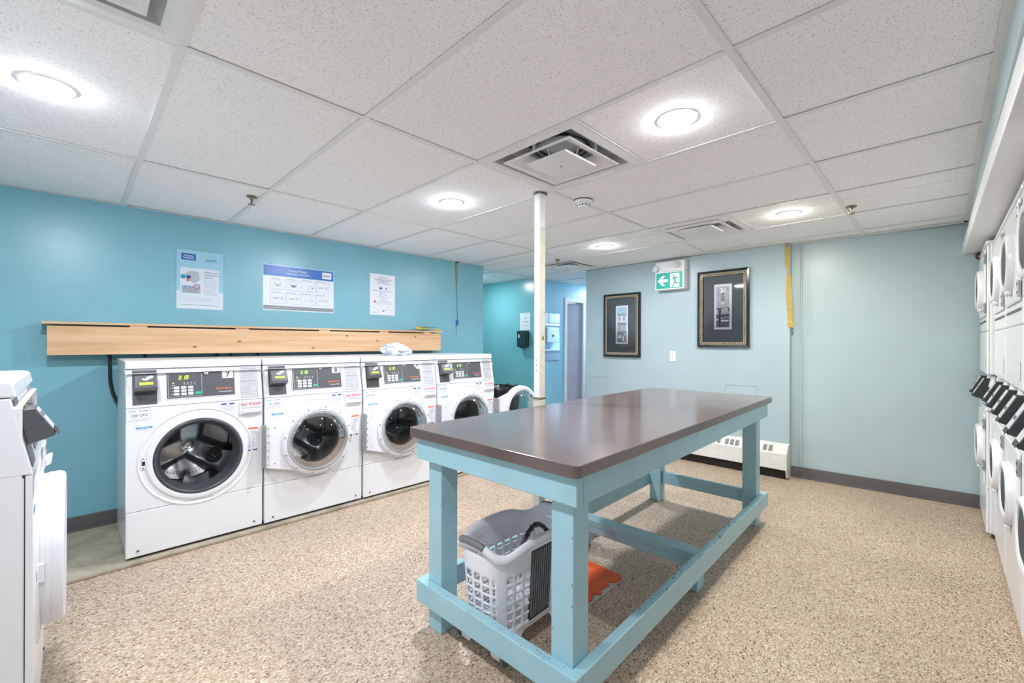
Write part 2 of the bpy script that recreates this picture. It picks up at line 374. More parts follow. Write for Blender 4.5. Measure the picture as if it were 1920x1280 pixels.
class Print:
    """flat print on a surface: 2-D frame with small layer offsets"""
    def __init__(s, m, o, ex, ez, n): s.m = m; s.o = Vector(o); s.ex = Vector(ex); s.ez = Vector(ez); s.n = Vector(n)
    def p(s, x, z, l): return s.o + s.ex * x + s.ez * z + s.n * (0.0005 * l)
    def rect(s, x0, z0, x1, z1, mt, l=1): s.m.poly([s.p(x0, z0, l), s.p(x1, z0, l), s.p(x1, z1, l), s.p(x0, z1, l)], mt)
    def frame(s, x0, z0, x1, z1, t, mt, l=1):
        s.rect(x0, z0, x1, z0 + t, mt, l); s.rect(x0, z1 - t, x1, z1, mt, l); s.rect(x0, z0 + t, x0 + t, z1 - t, mt, l); s.rect(x1 - t, z0 + t, x1, z1 - t, mt, l)
    def circ(s, x, z, r, mt, l=1, n=20, sx=1): s.m.poly([s.p(x + r * sx * math.cos(2 * PI * i / n), z + r * math.sin(2 * PI * i / n), l) for i in range(n)], mt)
    def ring(s, x, z, r, t, mt, l=1, n=24):
        for i in range(n):
            a, b = 2 * PI * i / n, 2 * PI * (i + 1) / n
            s.m.poly([s.p(x + q * math.cos(c), z + q * math.sin(c), l) for q, c in ((r, a), (r, b), (r - t, b), (r - t, a))], mt)
    def line(s, x0, z0, x1, z1, t, mt, l=1):
        d = Vector((x1 - x0, z1 - z0)).normalized(); nx, nz = -d.y * t / 2, d.x * t / 2
        s.m.poly([s.p(x0 + nx, z0 + nz, l), s.p(x1 + nx, z1 + nz, l), s.p(x1 - nx, z1 - nz, l), s.p(x0 - nx, z0 - nz, l)], mt)
    def pg(s, pts, mt, l=1): s.m.poly([s.p(x, z, l) for x, z in pts], mt)
    def text(s, t, x, z, h, mt, l=2, bold=False, width=None): s.m.text(t, s.p(x, z, l), s.ex, s.ez, h, mt, bold, width)
    def greek(s, x0, x1, z, h, mt, l=2, seed=0):
        rr = random.Random(seed); x = x0
        while x < x1:
            wd = min(rr.uniform(2.0, 5.0) * h, x1 - x); s.rect(x, z - h / 2, x + wd, z + h / 2, mt, l); x += wd + h * 0.8

def tag(o, label=None, cat=None, group=None, kind=None):
    if label: o['label'] = label
    if cat: o['category'] = cat
    if group: o['group'] = group
    if kind: o['kind'] = kind
    return o
def thing(name, loc, label, cat, rotz=0, group=None):
    o = bpy.data.objects.new(name, None); COL.objects.link(o); o.location = loc; o.rotation_euler = (0, 0, rotz)
    o.empty_display_size = 0.1
    return tag(o, label, cat, group)
def struct(o): o['kind'] = 'structure'; return o
def kids(o): return [c for c in bpy.data.objects if c.parent == o]
def copy_tree(o, parent=None):
    c = o.copy(); COL.objects.link(c)
    if parent is not None: c.parent = parent
    for ch in kids_of.get(o.name, []): copy_tree(ch, c)
    return c
kids_of = {}
def index_kids():
    kids_of.clear()
    for o in bpy.data.objects:
        if o.parent: kids_of.setdefault(o.parent.name, []).append(o)
def wall(name, x0, x1, y0, y1, z0, z1, m, parent=None):
    b = MB(); b.box(x0, x1, y0, y1, z0, z1, m); return struct(b.build(name, parent)) if parent is None else b.build(name, parent)

# ------------------------------------------------------------------ room shell
wall('floor', -5.6, 1.3, -3.0, 7.4, -0.1, 0.0, floorm)
wall('wall_left', -4.10, -3.96, -1.1, 3.5, 0, 2.3, teal)
wall('wall_alcove_side', -5.55, -4.10, 3.36, 3.5, 0, 2.3, teal)
wall('wall_alcove_end', -5.55, -5.43, 3.5, 4.62, 0, 2.3, teal2)
wall('wall_alcove', -5.43, -4.14, 4.62, 4.74, 0, 2.3, teal2)
wall('wall_rear_left', -4.10, -1.3, -1.1, -0.95, 0, 2.3, aqua)
wall('wall_rear_side', -1.42, -1.3, -2.85, -1.1, 0, 2.3, aqua)
wall('wall_rear', -1.42, 1.2, -3.0, -2.85, 0, 2.3, aqua)
wall('wall_right', 0.98, 1.12, -2.85, 4.95, 0, 2.3, aqua)
# back wall: the nearer face with its return, then the recessed part
b = MB(); b.prism([(-3.26, 4.65), (-1.0, 4.65), (-1.0, 4.85), (-3.14, 4.85), (-3.14, 7.2), (-3.26, 7.2)], 2, 0, 2.3, aqua); struct(b.build('wall_back'))
b = MB(); b.prism([(-1.0, 4.735), (1.12, 4.91), (1.12, 5.05), (-1.0, 4.88)], 2, 0, 2.3, aqua); struct(b.build('wall_back_recess'))
# corridor left wall with a door opening
b = MB(); b.box(-4.26, -4.14, 4.74, 5.36, 0, 2.3, blue2); b.box(-4.26, -4.14, 5.83, 7.2, 0, 2.3, blue2); b.box(-4.26, -4.14, 5.36, 5.83, 1.91, 2.3, blue2)
struct(b.build('wall_corridor'))
wall('wall_corridor_end', -4.26, -3.14, 7.08, 7.2, 0, 2.3, blue2)
wall('wall_closet', -5.2, -5.1, 4.9, 6.6, 0, 2.3, aqua)
# closet door and frame
b = MB(); 
for (a, c) in ((5.325, 5.385), (5.805, 5.865)): b.box(-4.28, -4.125, a, c, 0, 1.945, trimw, 0.004)
b.box(-4.279, -4.126, 5.385, 5.805, 1.885, 1.944, trimw)
door = struct(b.build('door_1'))
b = MB(); b.box(-0.415, 0, -0.035, 0, 0.01, 1.875, doorm, 0.003); b.box(-0.36, -0.06, -0.037, -0.03, 1.1, 1.75, doorm, 0.004); b.box(-0.36, -0.06, -0.037, -0.03, 0.2, 0.95, doorm, 0.004)
d = b.build('door_leaf', door, (-4.19, 5.80, 0)); d.rotation_euler = (0, 0, R(72))
b = MB()
for z in (0.25, 1.0, 1.72): b.box(-4.20, -4.175, 5.785, 5.806, z - 0.04, z + 0.04, zinc, 0.002)
b.build('hinge', door)
# baseboards
def bboard(name, pts, h=0.10, t=0.012, z0=0.0):
    b = MB()
    for (x0, y0), (x1, y1) in zip(pts, pts[1:]):
        d = Vector((x1 - x0, y1 - y0)).normalized(); n = Vector((d.y, -d.x))
        b.prism([(x0, y0), (x1, y1), (x1 + n.x * t, y1 + n.y * t), (x0 + n.x * t, y0 + n.y * t)], 2, z0, z0 + h, vinyl, 0.003)
        b.prism([(x0, y0), (x1, y1), (x1 + n.x * (t + .010), y1 + n.y * (t + .010)), (x0 + n.x * (t + .010), y0 + n.y * (t + .010))], 2, z0, z0 + 0.012, vinyl, 0.003)
    return struct(b.build(name))
bboard('baseboard_left', [(-3.96, -0.95), (-3.96, 3.5)], 0.095, z0=0.02)
bboard('baseboard_back', [(-3.26, 4.65), (-2.0, 4.65)], 0.10)
bboard('baseboard_right', [(-1.0, 4.735), (0.95, 4.895)], 0.10)
bboard('baseboard_alcove', [(-5.43, 4.62), (-4.14, 4.62)], 0.10)
bboard('baseboard_corridor', [(-4.14, 4.74), (-4.14, 5.32)], 0.10)
# concrete strip under the washers
b = MB(); b.box(-3.96, -3.165, -0.95, 3.02, 0.0, 0.022, concrete, 0.006); struct(b.build('trim_concrete_pad'))
# bulkhead above the dryers
b = MB(); b.box(0.137, 0.235, -2.85, 4.90, 2.02, 2.2, aqua); struct(b.build('trim_bulkhead'))
b = MB(); b.prism([(0.112, 4.87), (0.150, 1.2), (0.175, -2.85), (0.262, -2.85), (0.250, 4.87)], 2, 1.932, 2.022, trimw, 0.004); struct(b.build('trim_fascia'))
b = MB(); b.box(0.25, 0.98, -2.85, 4.9, 2.10, 2.2, void_shade); struct(b.build('trim_void_shade'))  # near-black slab: shade of the recess above the dryers put into its colour
# faint painted-over cover plates on the back wall
b = MB()
for (x0, x1, z0, z1) in ((-3.19, -2.93, 0.50, 0.82), (-1.56, -1.27, 0.42, 0.83)):
    for q in ((x0, x1, z0, z0 + .004), (x0, x1, z1 - .004, z1), (x0, x0 + .004, z0 + .004, z1 - .004), (x1 - .004, x1, z0 + .004, z1 - .004)): b.box(q[0], q[1], 4.6465, 4.651, q[2], q[3], aqua)
struct(b.build('trim_cover_plates'))
# slim painted conduit on the recessed wall
b = MB(); b.box(-0.935, -0.915, 4.728, 4.752, 0.10, 2.165, aqua, 0.006); struct(b.build('trim_corner_pipe'))

# ------------------------------------------------------------------ ceiling: slab, tiles, tees
ceil_o = wall('ceiling', -5.6, 1.3, -3.0, 7.4, 2.26, 2.32, gridw)
XL = [-6.579, -5.359, -4.139, -2.919, -1.699, -0.479, 0.741]
YL = [round(0.61 * a - 0.372, 3) for a in range(-4, 13)]
DIFF = [(-1.394, -0.067), (-1.394, 1.763), (-1.394, 3.593), (-3.224, 4.203)]
LIGHTS = [(-2.309, -0.067), (-2.309, 1.763), (-0.784, -0.067), (-0.784, 1.763), (-0.784, 3.593), (-2.309, 3.593), (-0.784, -1.897), (-4.75, 4.0), (-3.75, 5.6)]
def solid(x, y):   # is the point over open floor
    if x > 0.137: return False
    if y > 3.5: return x > -5.43 and (y < 4.62 or (x > -4.14 and y < 7.1 and (x < -3.26 or y < 4.9)))
    if y < -0.95: return x > -1.3 and y > -2.85
    return x > -3.96
XMIN, XMAX = -5.43, 0.137
cell_mesh = {}
def tile_obj(x0, x1, y0, y1, dz, tilt):
    g = 0.004; k = (round(x1 - x0, 3), round(y1 - y0, 3))
    if k not in cell_mesh:
        b = MB(); b.box(-k[0] / 2 + g, k[0] / 2 - g, -k[1] / 2 + g, k[1] / 2 - g, 0, 0.014, tilem); o = b.build('ceiling_tile', ceil_o); cell_mesh[k] = o.data
    else:
        o = bpy.data.objects.new('ceiling_tile', cell_mesh[k]); COL.objects.link(o); o.parent = ceil_o
    o.location = ((x0 + x1) / 2, (y0 + y1) / 2, CEIL + 0.0035 + dz); o.rotation_euler = (tilt[0], tilt[1], 0)
rr = random.Random(3)
def clip_room(y):
    if y > 4.62: return (-4.14, -3.26)
    if y > 3.5: return (-5.43, 0.137)
    if y < -0.95: return (-1.3, 0.137)
    return (-3.96, 0.137)
for yi in range(len(YL) - 1):
    y0, y1 = YL[yi], YL[yi + 1]; ym = (y0 + y1) / 2
    bands = [(y0, y1)]
    for cut in (3.5, 4.62, -0.95):
        nb = []
        for a, c in bands:
            if a < cut - 0.03 < c - 0.06: nb += [(a, cut), (cut, c)]
            else: nb.append((a, c))
        bands = nb
    for a, c in bands:
        lo, hi = clip_room((a + c) / 2)
        xs = sorted(set([lo, hi] + [x for x in XL if lo < x < hi]))
        for (dx, dy) in DIFF:
            if a < dy < c: xs = sorted(set(xs + [q for q in (round(dx - 0.305, 3), round(dx + 0.305, 3)) if lo < q < hi]))
        # some rows in the middle column are split where a half tile sits next to a diffuser
        for x0, x1 in zip(xs, xs[1:]):
            if x1 - x0 < 0.03: continue
            if any(abs((x0 + x1) / 2 - dx) < 0.05 and a < dy < c for dx, dy in DIFF): continue
            t = (rr.uniform(-1, 1) * 0.0016, rr.uniform(-1, 1) * 0.0008)
            tile_obj(x0, x1, a, 4.80 if (abs(c - 4.62) < .001 and x1 > -1.0) else c, rr.uniform(0, 0.0015), t)
        # cross tee along x at y0
        if a in (3.5, 4.62, -0.95): continue
        b = MB(); b.box(lo, hi, a - 0.012, a + 0.012, CEIL - 0.0005, CEIL + 0.002, gridw); b.box(lo, hi, a - 0.002, a + 0.002, CEIL + 0.002, CEIL + 0.03, gridw); b.build('cross_tee', ceil_o)
for x in XL:
    segs = []
    if x > -1.3: segs = [(-2.85, 4.72 if x > -1 else 4.65)]
    elif x > -3.26: segs = [(-0.95, 4.65)]
    elif x > -3.96: segs = [(-0.95, 7.08)]
    elif x > -5.43: segs = [(3.5, 4.62)]
    if x > 0.13: continue
    for y0, y1 in segs:
        b = MB(); b.box(x - 0.013, x + 0.013, y0, y1, CEIL - 0.0015, CEIL + 0.0015, gridw); b.box(x - 0.002, x + 0.002, y0, y1, CEIL + 0.0015, CEIL + 0.035, gridw); b.build('main_tee', ceil_o)
for dx, dy in DIFF:
    for x in (dx - 0.305, dx + 0.305):
        b = MB(); b.box(x - 0.010, x + 0.010, dy - 0.305, dy + 0.305, CEIL - 0.001, CEIL + 0.001, gridw); b.build('short_tee', ceil_o)
# wall angles round the edge
b = MB()
b.box(-3.96, -3.938, -0.95, 3.5, CEIL - 0.001, CEIL + 0.001, gridw); b.box(-3.26, -1.0, 4.628, 4.65, CEIL - 0.001, CEIL + 0.001, gridw)
b.box(-1.0, 0.137, 4.70, 4.76, CEIL - 0.001, CEIL + 0.001, gridw); b.box(0.115, 0.137, -2.8, 4.8, CEIL - 0.001, CEIL + 0.001, gridw)
b.box(-5.43, -4.14, 4.598, 4.62, CEIL - 0.001, CEIL + 0.001, gridw); b.box(-4.14, -4.118, 4.62, 7.08, CEIL - 0.001, CEIL + 0.001, gridw)
b.build('wall_angle', ceil_o)

# ------------------------------------------------------------------ recessed lamps
def lamp(x, y, label, col, k=1.0):
    t = thing('ceiling_light', (x, y, CEIL), label, 'ceiling light', group='round recessed ceiling lights')
    b = MB(); b.lathe([(0.073, 0.003), (0.073, -0.0006), (0.068, -0.0012), (0.067, 0.004)], (0, 0, 0), 2, trimw, 40); b.build('trim_ring', t)
    lm = lamp_mat('lamp_glow', col, LAMP * k)
    prof = [(0.066, -0.002)] + [(0.066 * math.cos(a), -0.0025 - 0.0065 * math.sin(a)) for a in [R(q) for q in (5, 25, 45, 65)]] + [(0.0, -0.009)]
    b = MB(); b.lathe(prof, (0, 0, 0), 2, lm, 28); b.build('lens', t)
cw, nw, ww, yw = (0.86, 0.935, 1.08), (0.94, 0.955, 1.05), (1.02, 0.98, 0.84), (0.93, 0.96, 1.03)
lamp(-2.309, -0.067, 'recessed ceiling light above the gap beside the near left washer', yw)
lamp(-2.309, 1.763, 'cold white ceiling light left of the white pole', cw, 1.3)
lamp(-0.784, 1.763, 'large bright ceiling light right of the big square vent', (0.98, 0.95, 0.95), 1.0)
lamp(-0.784, 3.593, 'warm ceiling light right of the far square vent', ww, 1.0)
lamp(-2.309, 3.593, 'small distant ceiling light left of the far square vent', nw, 0.9)
lamp(-0.784, -0.067, 'recessed ceiling light just behind the near end of the table', nw, 0.9)
lamp(-0.784, -1.897, 'recessed ceiling light at the rear of the room', nw, 0.9)
lamp(-4.75, 4.0, 'recessed ceiling light inside the teal alcove', yw, 0.6)
lamp(-3.60, 6.65, 'recessed ceiling light in the side corridor', cw, 1.2)

# ------------------------------------------------------------------ air diffusers
def diffuser(x, y, label):
    t = thing('air_diffuser', (x, y, CEIL), label, 'air vent', group='square ceiling air diffusers')
    def ring(b, a0, z0, a1, z1, m):
        c = [(-1, -1), (1, -1), (1, 1), (-1, 1)]
        for i in range(4):
            p, q = c[i], c[(i + 1) % 4]
            b.poly([(p[0] * a0, p[1] * a0, z0), (q[0] * a0, q[1] * a0, z0), (q[0] * a1, q[1] * a1, z1), (p[0] * a1, p[1] * a1, z1)], m)
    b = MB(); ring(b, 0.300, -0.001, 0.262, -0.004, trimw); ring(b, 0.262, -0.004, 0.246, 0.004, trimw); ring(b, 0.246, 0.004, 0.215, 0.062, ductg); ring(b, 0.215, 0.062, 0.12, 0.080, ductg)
    b.build('face_frame', t, ang=20)
    b = MB(); b.lathe([(0.150, 0.074), (0.125, 0.078), (0.122, 0.110), (0.001, 0.111)], (0, 0, 0), 2, seam, 32); b.lathe([(0.128, 0.072), (0.118, 0.070), (0.118, 0.076)], (0, 0, 0), 2, ductg, 32); b.build('duct_neck', t)
    b = MB(); ring(b, 0.212, -0.002, 0.209, -0.006, trimw); ring(b, 0.209, -0.006, 0.190, -0.003, trimw); ring(b, 0.190, -0.003, 0.118, 0.040, trimw); ring(b, 0.118, 0.042, 0.212, -0.001, trimw)
    for sx, sy in ((1, 0), (-1, 0), (0, 1), (0, -1)): b.box(sx * 0.205 - 0.007, sx * 0.205 + 0.007, sy * 0.205 - 0.007, sy * 0.205 + 0.007, -0.004, 0.05, trimw)
    b.build('outer_cone', t, ang=20)
    b = MB(); ring(b, 0.128, -0.008, 0.124, -0.016, trimw); b.poly([(-.124, -.124, -.016), (.124, -.124, -.016), (.124, .124, -.016), (-.124, .124, -.016)], trimw)
    ring(b, 0.128, -0.008, 0.06, 0.010, trimw); b.poly([(-.06, -.06, .010), (.06, -.06, .010), (.06, .06, .010), (-.06, .06, .010)], trimw)
    for a in range(4): b.tube([(0.09 * math.cos(a * PI / 2), 0.09 * math.sin(a * PI / 2), -0.002), (0.112 * math.cos(a * PI / 2), 0.112 * math.sin(a * PI / 2), 0.06)], 0.005, trimw, 6)
    b.lathe([(0.0, -0.021), (0.005, -0.020), (0.006, -0.016)], (0, 0, 0), 2, zinc, 12)
    b.build('centre_plate', t, ang=20)
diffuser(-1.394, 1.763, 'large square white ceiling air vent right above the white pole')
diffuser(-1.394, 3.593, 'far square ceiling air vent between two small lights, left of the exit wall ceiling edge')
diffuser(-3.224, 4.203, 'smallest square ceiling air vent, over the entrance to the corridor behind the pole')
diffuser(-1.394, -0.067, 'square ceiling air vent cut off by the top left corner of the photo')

# smoke detector, sprinklers
t = thing('smoke_detector', (-1.66, 2.33, CEIL), 'round white smoke detector on the ceiling just right of the pole top', 'smoke detector')
b = MB(); b.lathe([(0.056, 0.0), (0.056, -0.012), (0.050, -0.020)], (0, 0, 0), 2, trimw, 32); b.build('base', t)
b = MB(); b.lathe([(0.046, -0.020), (0.040, -0.030), (0.038, -0.036), (0.028, -0.048), (0.010, -0.052), (0, -0.052)], (0, 0, 0), 2, trimw, 32)
for i in range(12):
    a = i * PI / 6; b.T = Matrix.Rotation(a, 4, 'Z'); b.box(0.0365, 0.0405, -0.005, 0.005, -0.037, -0.029, seam)
b.T = Matrix.Identity(4); b.build('sensor_head', t)
b = MB(); b.lathe([(0.060, 0.0005), (0.060, -0.002), (0.056, -0.003)], (0, 0, 0), 2, seam, 32); b.build('dark_ring', t)
def sprinkler(x, y, label, m=brass):
    t = thing('fire_sprinkler', (x, y, CEIL), label, 'sprinkler')
    b = MB(); b.lathe([(0.030, 0), (0.030, -0.003), (0.012, -0.006), (0.010, -0.016), (0.0, -0.016)], (0, 0, 0), 2, m, 20); b.build('escutcheon', t)
    b = MB()
    for s_ in (-1, 1): b.tube([(s_ * 0.009, 0, -0.014), (s_ * 0.015, 0, -0.024), (s_ * 0.013, 0, -0.034), (s_ * 0.003, 0, -0.044)], 0.0028, m, 6)
    b.tube([(0, 0, -0.014), (0, 0, -0.032)], 0.0025, m, 6); b.build('yoke', t)
    b = MB(); b.lathe([(0.0, -0.044), (0.020, -0.046), (0.020, -0.048), (0, -0.048)], (0, 0, 0), 2, m, 16); b.build('deflector', t)
sprinkler(-3.134, 0.80, 'small metal fire sprinkler in the ceiling above the left-hand notices')
sprinkler(-0.439, 3.70, 'brass fire sprinkler on the ceiling near the right-hand bulkhead')
sprinkler(-3.05, 3.80, 'tiny distant fire sprinkler beside the smallest ceiling vent')

# ------------------------------------------------------------------ white pole
t = thing('support_pole', (-1.775, 2.035, 0), 'chipped white and cream square pole standing from floor to ceiling behind the table', 'pole', rotz=R(-2))
b = MB(); b.box(-0.024, 0.024, -0.024, 0.024, 0.90, CEIL - 0.003, trimw, 0.003); b.box(0.0245, 0.026, -0.022, 0.022, 0.90, 1.95, cream)
b.build('sleeve', t)
b = MB(); b.box(-0.027, 0.027, -0.027, 0.027, 0.005, 0.90, cream, 0.004); b.box(-0.030, 0.030, -0.030, 0.030, 0.893, 0.906, brass, 0.002); b.build('lower_post', t)
b = MB()
for i in range(9):
    a = 2 * PI * i / 9; a2 = 2 * PI * (i + 1) / 9; r1 = 0.040 + rr.uniform(-.006, .008)
    b.poly([(0.024 * math.cos(a), 0.024 * math.sin(a), CEIL - 0.004), (r1 * math.cos(a), r1 * math.sin(a), CEIL - 0.004), (r1 * math.cos(a2), r1 * math.sin(a2), CEIL - 0.004), (0.024 * math.cos(a2), 0.024 * math.sin(a2), CEIL - 0.004)], seam)
b.build('torn_collar', t)
b = MB()
for (dx, z, r_) in ((0.004, 1.27, 0.013), (-0.006, 1.19, 0.004), (0.012, 1.43, 0.005), (0.0, 1.05, 0.003), (-0.01, 1.10, 0.003)):
    b.disc((0.0272, dx, z), 0, r_, brass, 7, 0.7, 1.2)
for (dx, z) in ((-0.004, 1.135), (0.002, 1.105), (0.0, 1.07)): b.disc((dx, -0.0247, z), 1, 0.005, seam, 5, 0.7, 1.3)
b.build('paint_chips', t)['kind'] = 'stuff'
t['category'] = 'pole'

# ------------------------------------------------------------------ washers (local: x width, front at y=0 facing -y, z up)
W = 0.683
def seven_seg(P, txt, x, z, h, m, l=3):
    wd = h * 0.5; t = h * 0.13; sk = 0.12 * h
    SEG = {'0': 'abcdef', '1': 'bc', '2': 'abged'}
    for ch in txt:
        if ch == '.': P.rect(x - t, z, x, z + t, m, l); x += t * 1.2; continue
        for s_ in SEG[ch]:
            if s_ == 'a': P.rect(x + sk, z + h - t, x + wd + sk, z + h, m, l)
            if s_ == 'g': P.rect(x + sk / 2, z + h / 2 - t / 2, x + wd + sk / 2, z + h / 2 + t / 2, m, l)
            if s_ == 'd': P.rect(x, z, x + wd, z + t, m, l)
            if s_ in 'bcef':
                zz0, zz1 = (z + h / 2, z + h) if s_ in 'bf' else (z, z + h / 2); xx = x + (wd - t if s_ in 'bc' else 0)
                o0, o1 = (sk / 2, sk) if s_ in 'bf' else (0, sk / 2)
                P.pg([(xx + o0, zz0), (xx + t + o0, zz0), (xx + t + o1, zz1), (xx + o1, zz1)], m, l)
        x += wd + t * 1.6
reader_dark = mat('black_reader_side', (0.022, 0.026, 0.028, 1), 0.45, var=0.15, vscale=60)
def card_reader(parent, x0, x1, z0, z1, T, name='card_reader', hand=True, deep=0.060, below=0.035):
    b = MB(); b.T = T; b.box(x0, x1, -0.003, 0.0, z0, z1, panel_g, 0.0015)
    o = b.build(name, parent)
    b = MB(); b.T = T; zc = (z0 + z1) / 2; a, c = x0 + 0.006, x1 - 0.002
    lo, hi = zc - below, zc + 0.068; D = deep
    b.prism([(-0.003, hi), (-D * .62, hi - 0.004), (-D, lo + 0.030), (-D * 1.02, lo + 0.010), (-0.003, lo)], 0, a, c, reader_dark if below > 0.05 else panel_g, 0.003)
    b.build('reader_housing', o)
    b = MB(); b.T = T
    sl = Vector((0, -(D - D * .62), (lo + 0.030) - (hi - 0.004))); up = (-sl).normalized(); n = Vector((0, -up.z, up.y))
    base = Vector((a, -D, lo + 0.030)); P = Print(b, base, (1, 0, 0), up, n)
    wd = c - a; 
    if hand: P.rect(wd * .16, 0.010, wd * .86, 0.032, black, 1); P.rect(wd * .20, 0.0135, wd * .82, 0.0285, lcd, 2)
    else: P.rect(0.004, 0.0, wd - 0.004, hi - lo - 0.034, silver, 1); P.rect(wd * .2, 0.04, wd * .8, 0.055, seam, 2)
    b.build('reader_display', o)
    b = MB(); b.T = T; P = Print(b, base, (1, 0, 0), up, n); P.rect(0.002, -0.022, wd - 0.002, -0.002, black, 1)
    if hand:
        P.pg([(wd * .45, .050), (wd * .62, .047), (wd * .80, .056), (wd * .84, .066), (wd * .74, .070), (wd * .56, .064)], paper, 1)
        P.pg([(wd * .32, .050), (wd * .34, .044), (wd * .52, .040), (wd * .60, .045), (wd * .46, .049), (wd * .40, .055)], paper, 1)
    b.build('reader_print', o)
    return o

def make_door(parent, hinge_x, cz):
    """closed pose: plate in front of the machine, hinge at hinge_x; the bowl points into the drum (+y)"""
    cxd = -0.335    # from the hinge line to the centre of the glass
    d = MB(); n = 44; Ro, Ri = 0.242, 0.212
    ang = R(52)
    # D-shaped plate outline: hinge flange, then tangents to the round part
    def plate(y0, y1, Ro, hh, xe):
        pts = [(xe, -hh), (xe, hh)]
        for i in range(n + 1):
            a = ang + (2 * PI - 2 * ang) * i / n; pts.append((cxd + Ro * math.cos(a), Ro * math.sin(a)))
        inner = [(cxd + Ri * math.cos(ang + (2 * PI - 2 * ang) * i / n), Ri * math.sin(ang + (2 * PI - 2 * ang) * i / n)) for i in range(n + 1)]
        extra = 8
        innr = [(cxd + Ri * math.cos(ang - 2 * ang * i / extra), Ri * math.sin(ang - 2 * ang * i / extra)) for i in range(extra + 1)]
        for y, s in ((y0, 1), (y1, -1)):
            for i in range(n): d.poly([(pts[2 + i][0], y, cz + pts[2 + i][1]), (pts[3 + i][0], y, cz + pts[3 + i][1]), (inner[i + 1][0], y, cz + inner[i + 1][1]), (inner[i][0], y, cz + inner[i][1])], white_pl)
            fl = [pts[-1], pts[0], pts[1], pts[2]] + innr
            d.poly([(p[0], y, cz + p[1]) for p in fl], white_pl)
        loop = pts; q = len(loop)
        for i in range(q):
            a_, b_ = loop[i], loop[(i + 1) % q]
            d.poly([(a_[0], y0, cz + a_[1]), (b_[0], y0, cz + b_[1]), (b_[0], y1, cz + b_[1]), (a_[0], y1, cz + a_[1])], white_pl)
    plate(-0.030, -0.022, Ro, 0.138, 0.0)
    # raised rims front (outside) and back (inside, towards the drum)
    d.lathe([(0.240, -0.030), (0.243, -0.046), (0.238, -0.058), (0.228, -0.063), (0.214, -0.060), (0.208, -0.046), (0.208, -0.026)], (cxd, 0, cz), 1, white_pl, 56)
    d.lathe([(0.240, -0.022), (0.238, -0.008), (0.228, 0.000), (0.214, 0.002), (0.206, -0.006), (0.204, -0.026)], (cxd, 0, cz), 1, white_pl, 56)
    o = d.build('door', parent, (hinge_x, 0, 0), ang=40)
    g = MB()
    prof = [(0.206, -0.016), (0.200, 0.004)] + [(0.196 * math.cos(a), 0.012 + 0.100 * math.sin(a)) for a in [R(v) for v in (8, 20, 34, 48, 62, 76, 88)]] + [(0.0, 0.112)]
    g.lathe(prof, (cxd, 0, cz), 1, glass, 56); g.build('door_glass', o, ang=60)
    g = MB(); g.lathe([(0.210, -0.004), (0.204, 0.008), (0.196, 0.006), (0.200, -0.010)], (cxd, 0, cz), 1, silver, 56)
    for i in range(12):
        a = 2 * PI * i / 12 + .2; g.lathe([(0.0, 0.0035), (0.005, 0.003), (0.006, 0)], (cxd + 0.229 * math.cos(a), 0, cz + 0.229 * math.sin(a)), 1, zinc, 8)
    for z in (-0.12, -0.07, -0.025, 0.025, 0.07, 0.12): g.lathe([(0.0, 0.0035), (0.004, 0.003), (0.005, 0)], (-0.016, -0.022, cz + z), 1, zinc, 8)
    for z in (-0.118, 0.118): g.lathe([(0.0, 0.0035), (0.004, 0.003), (0.005, 0)], (-0.055, -0.022, cz + z), 1, zinc, 8)
    g.build('retainer_ring', o, ang=50)
    g = MB(); g.tube([(0.004, -0.026, cz - 0.14), (0.004, -0.026, cz + 0.14)], 0.006, zinc, 8); g.box(-0.010, 0.004, -0.033, -0.030, cz - 0.14, cz + 0.14, zinc)
    g.box(0.002, 0.007, -0.026, -0.001, cz - 0.14, cz + 0.14, zinc)
    g.build('door_hinge', o)
    g = MB(); g.box(cxd - 0.247, cxd - 0.208, -0.020, 0.006, cz - 0.028, cz + 0.028, white_pl, 0.003); g.box(cxd - 0.236, cxd - 0.222, 0.006, 0.018, cz - 0.008, cz + 0.010, zinc, 0.002)
    g.build('latch', o)
    return o

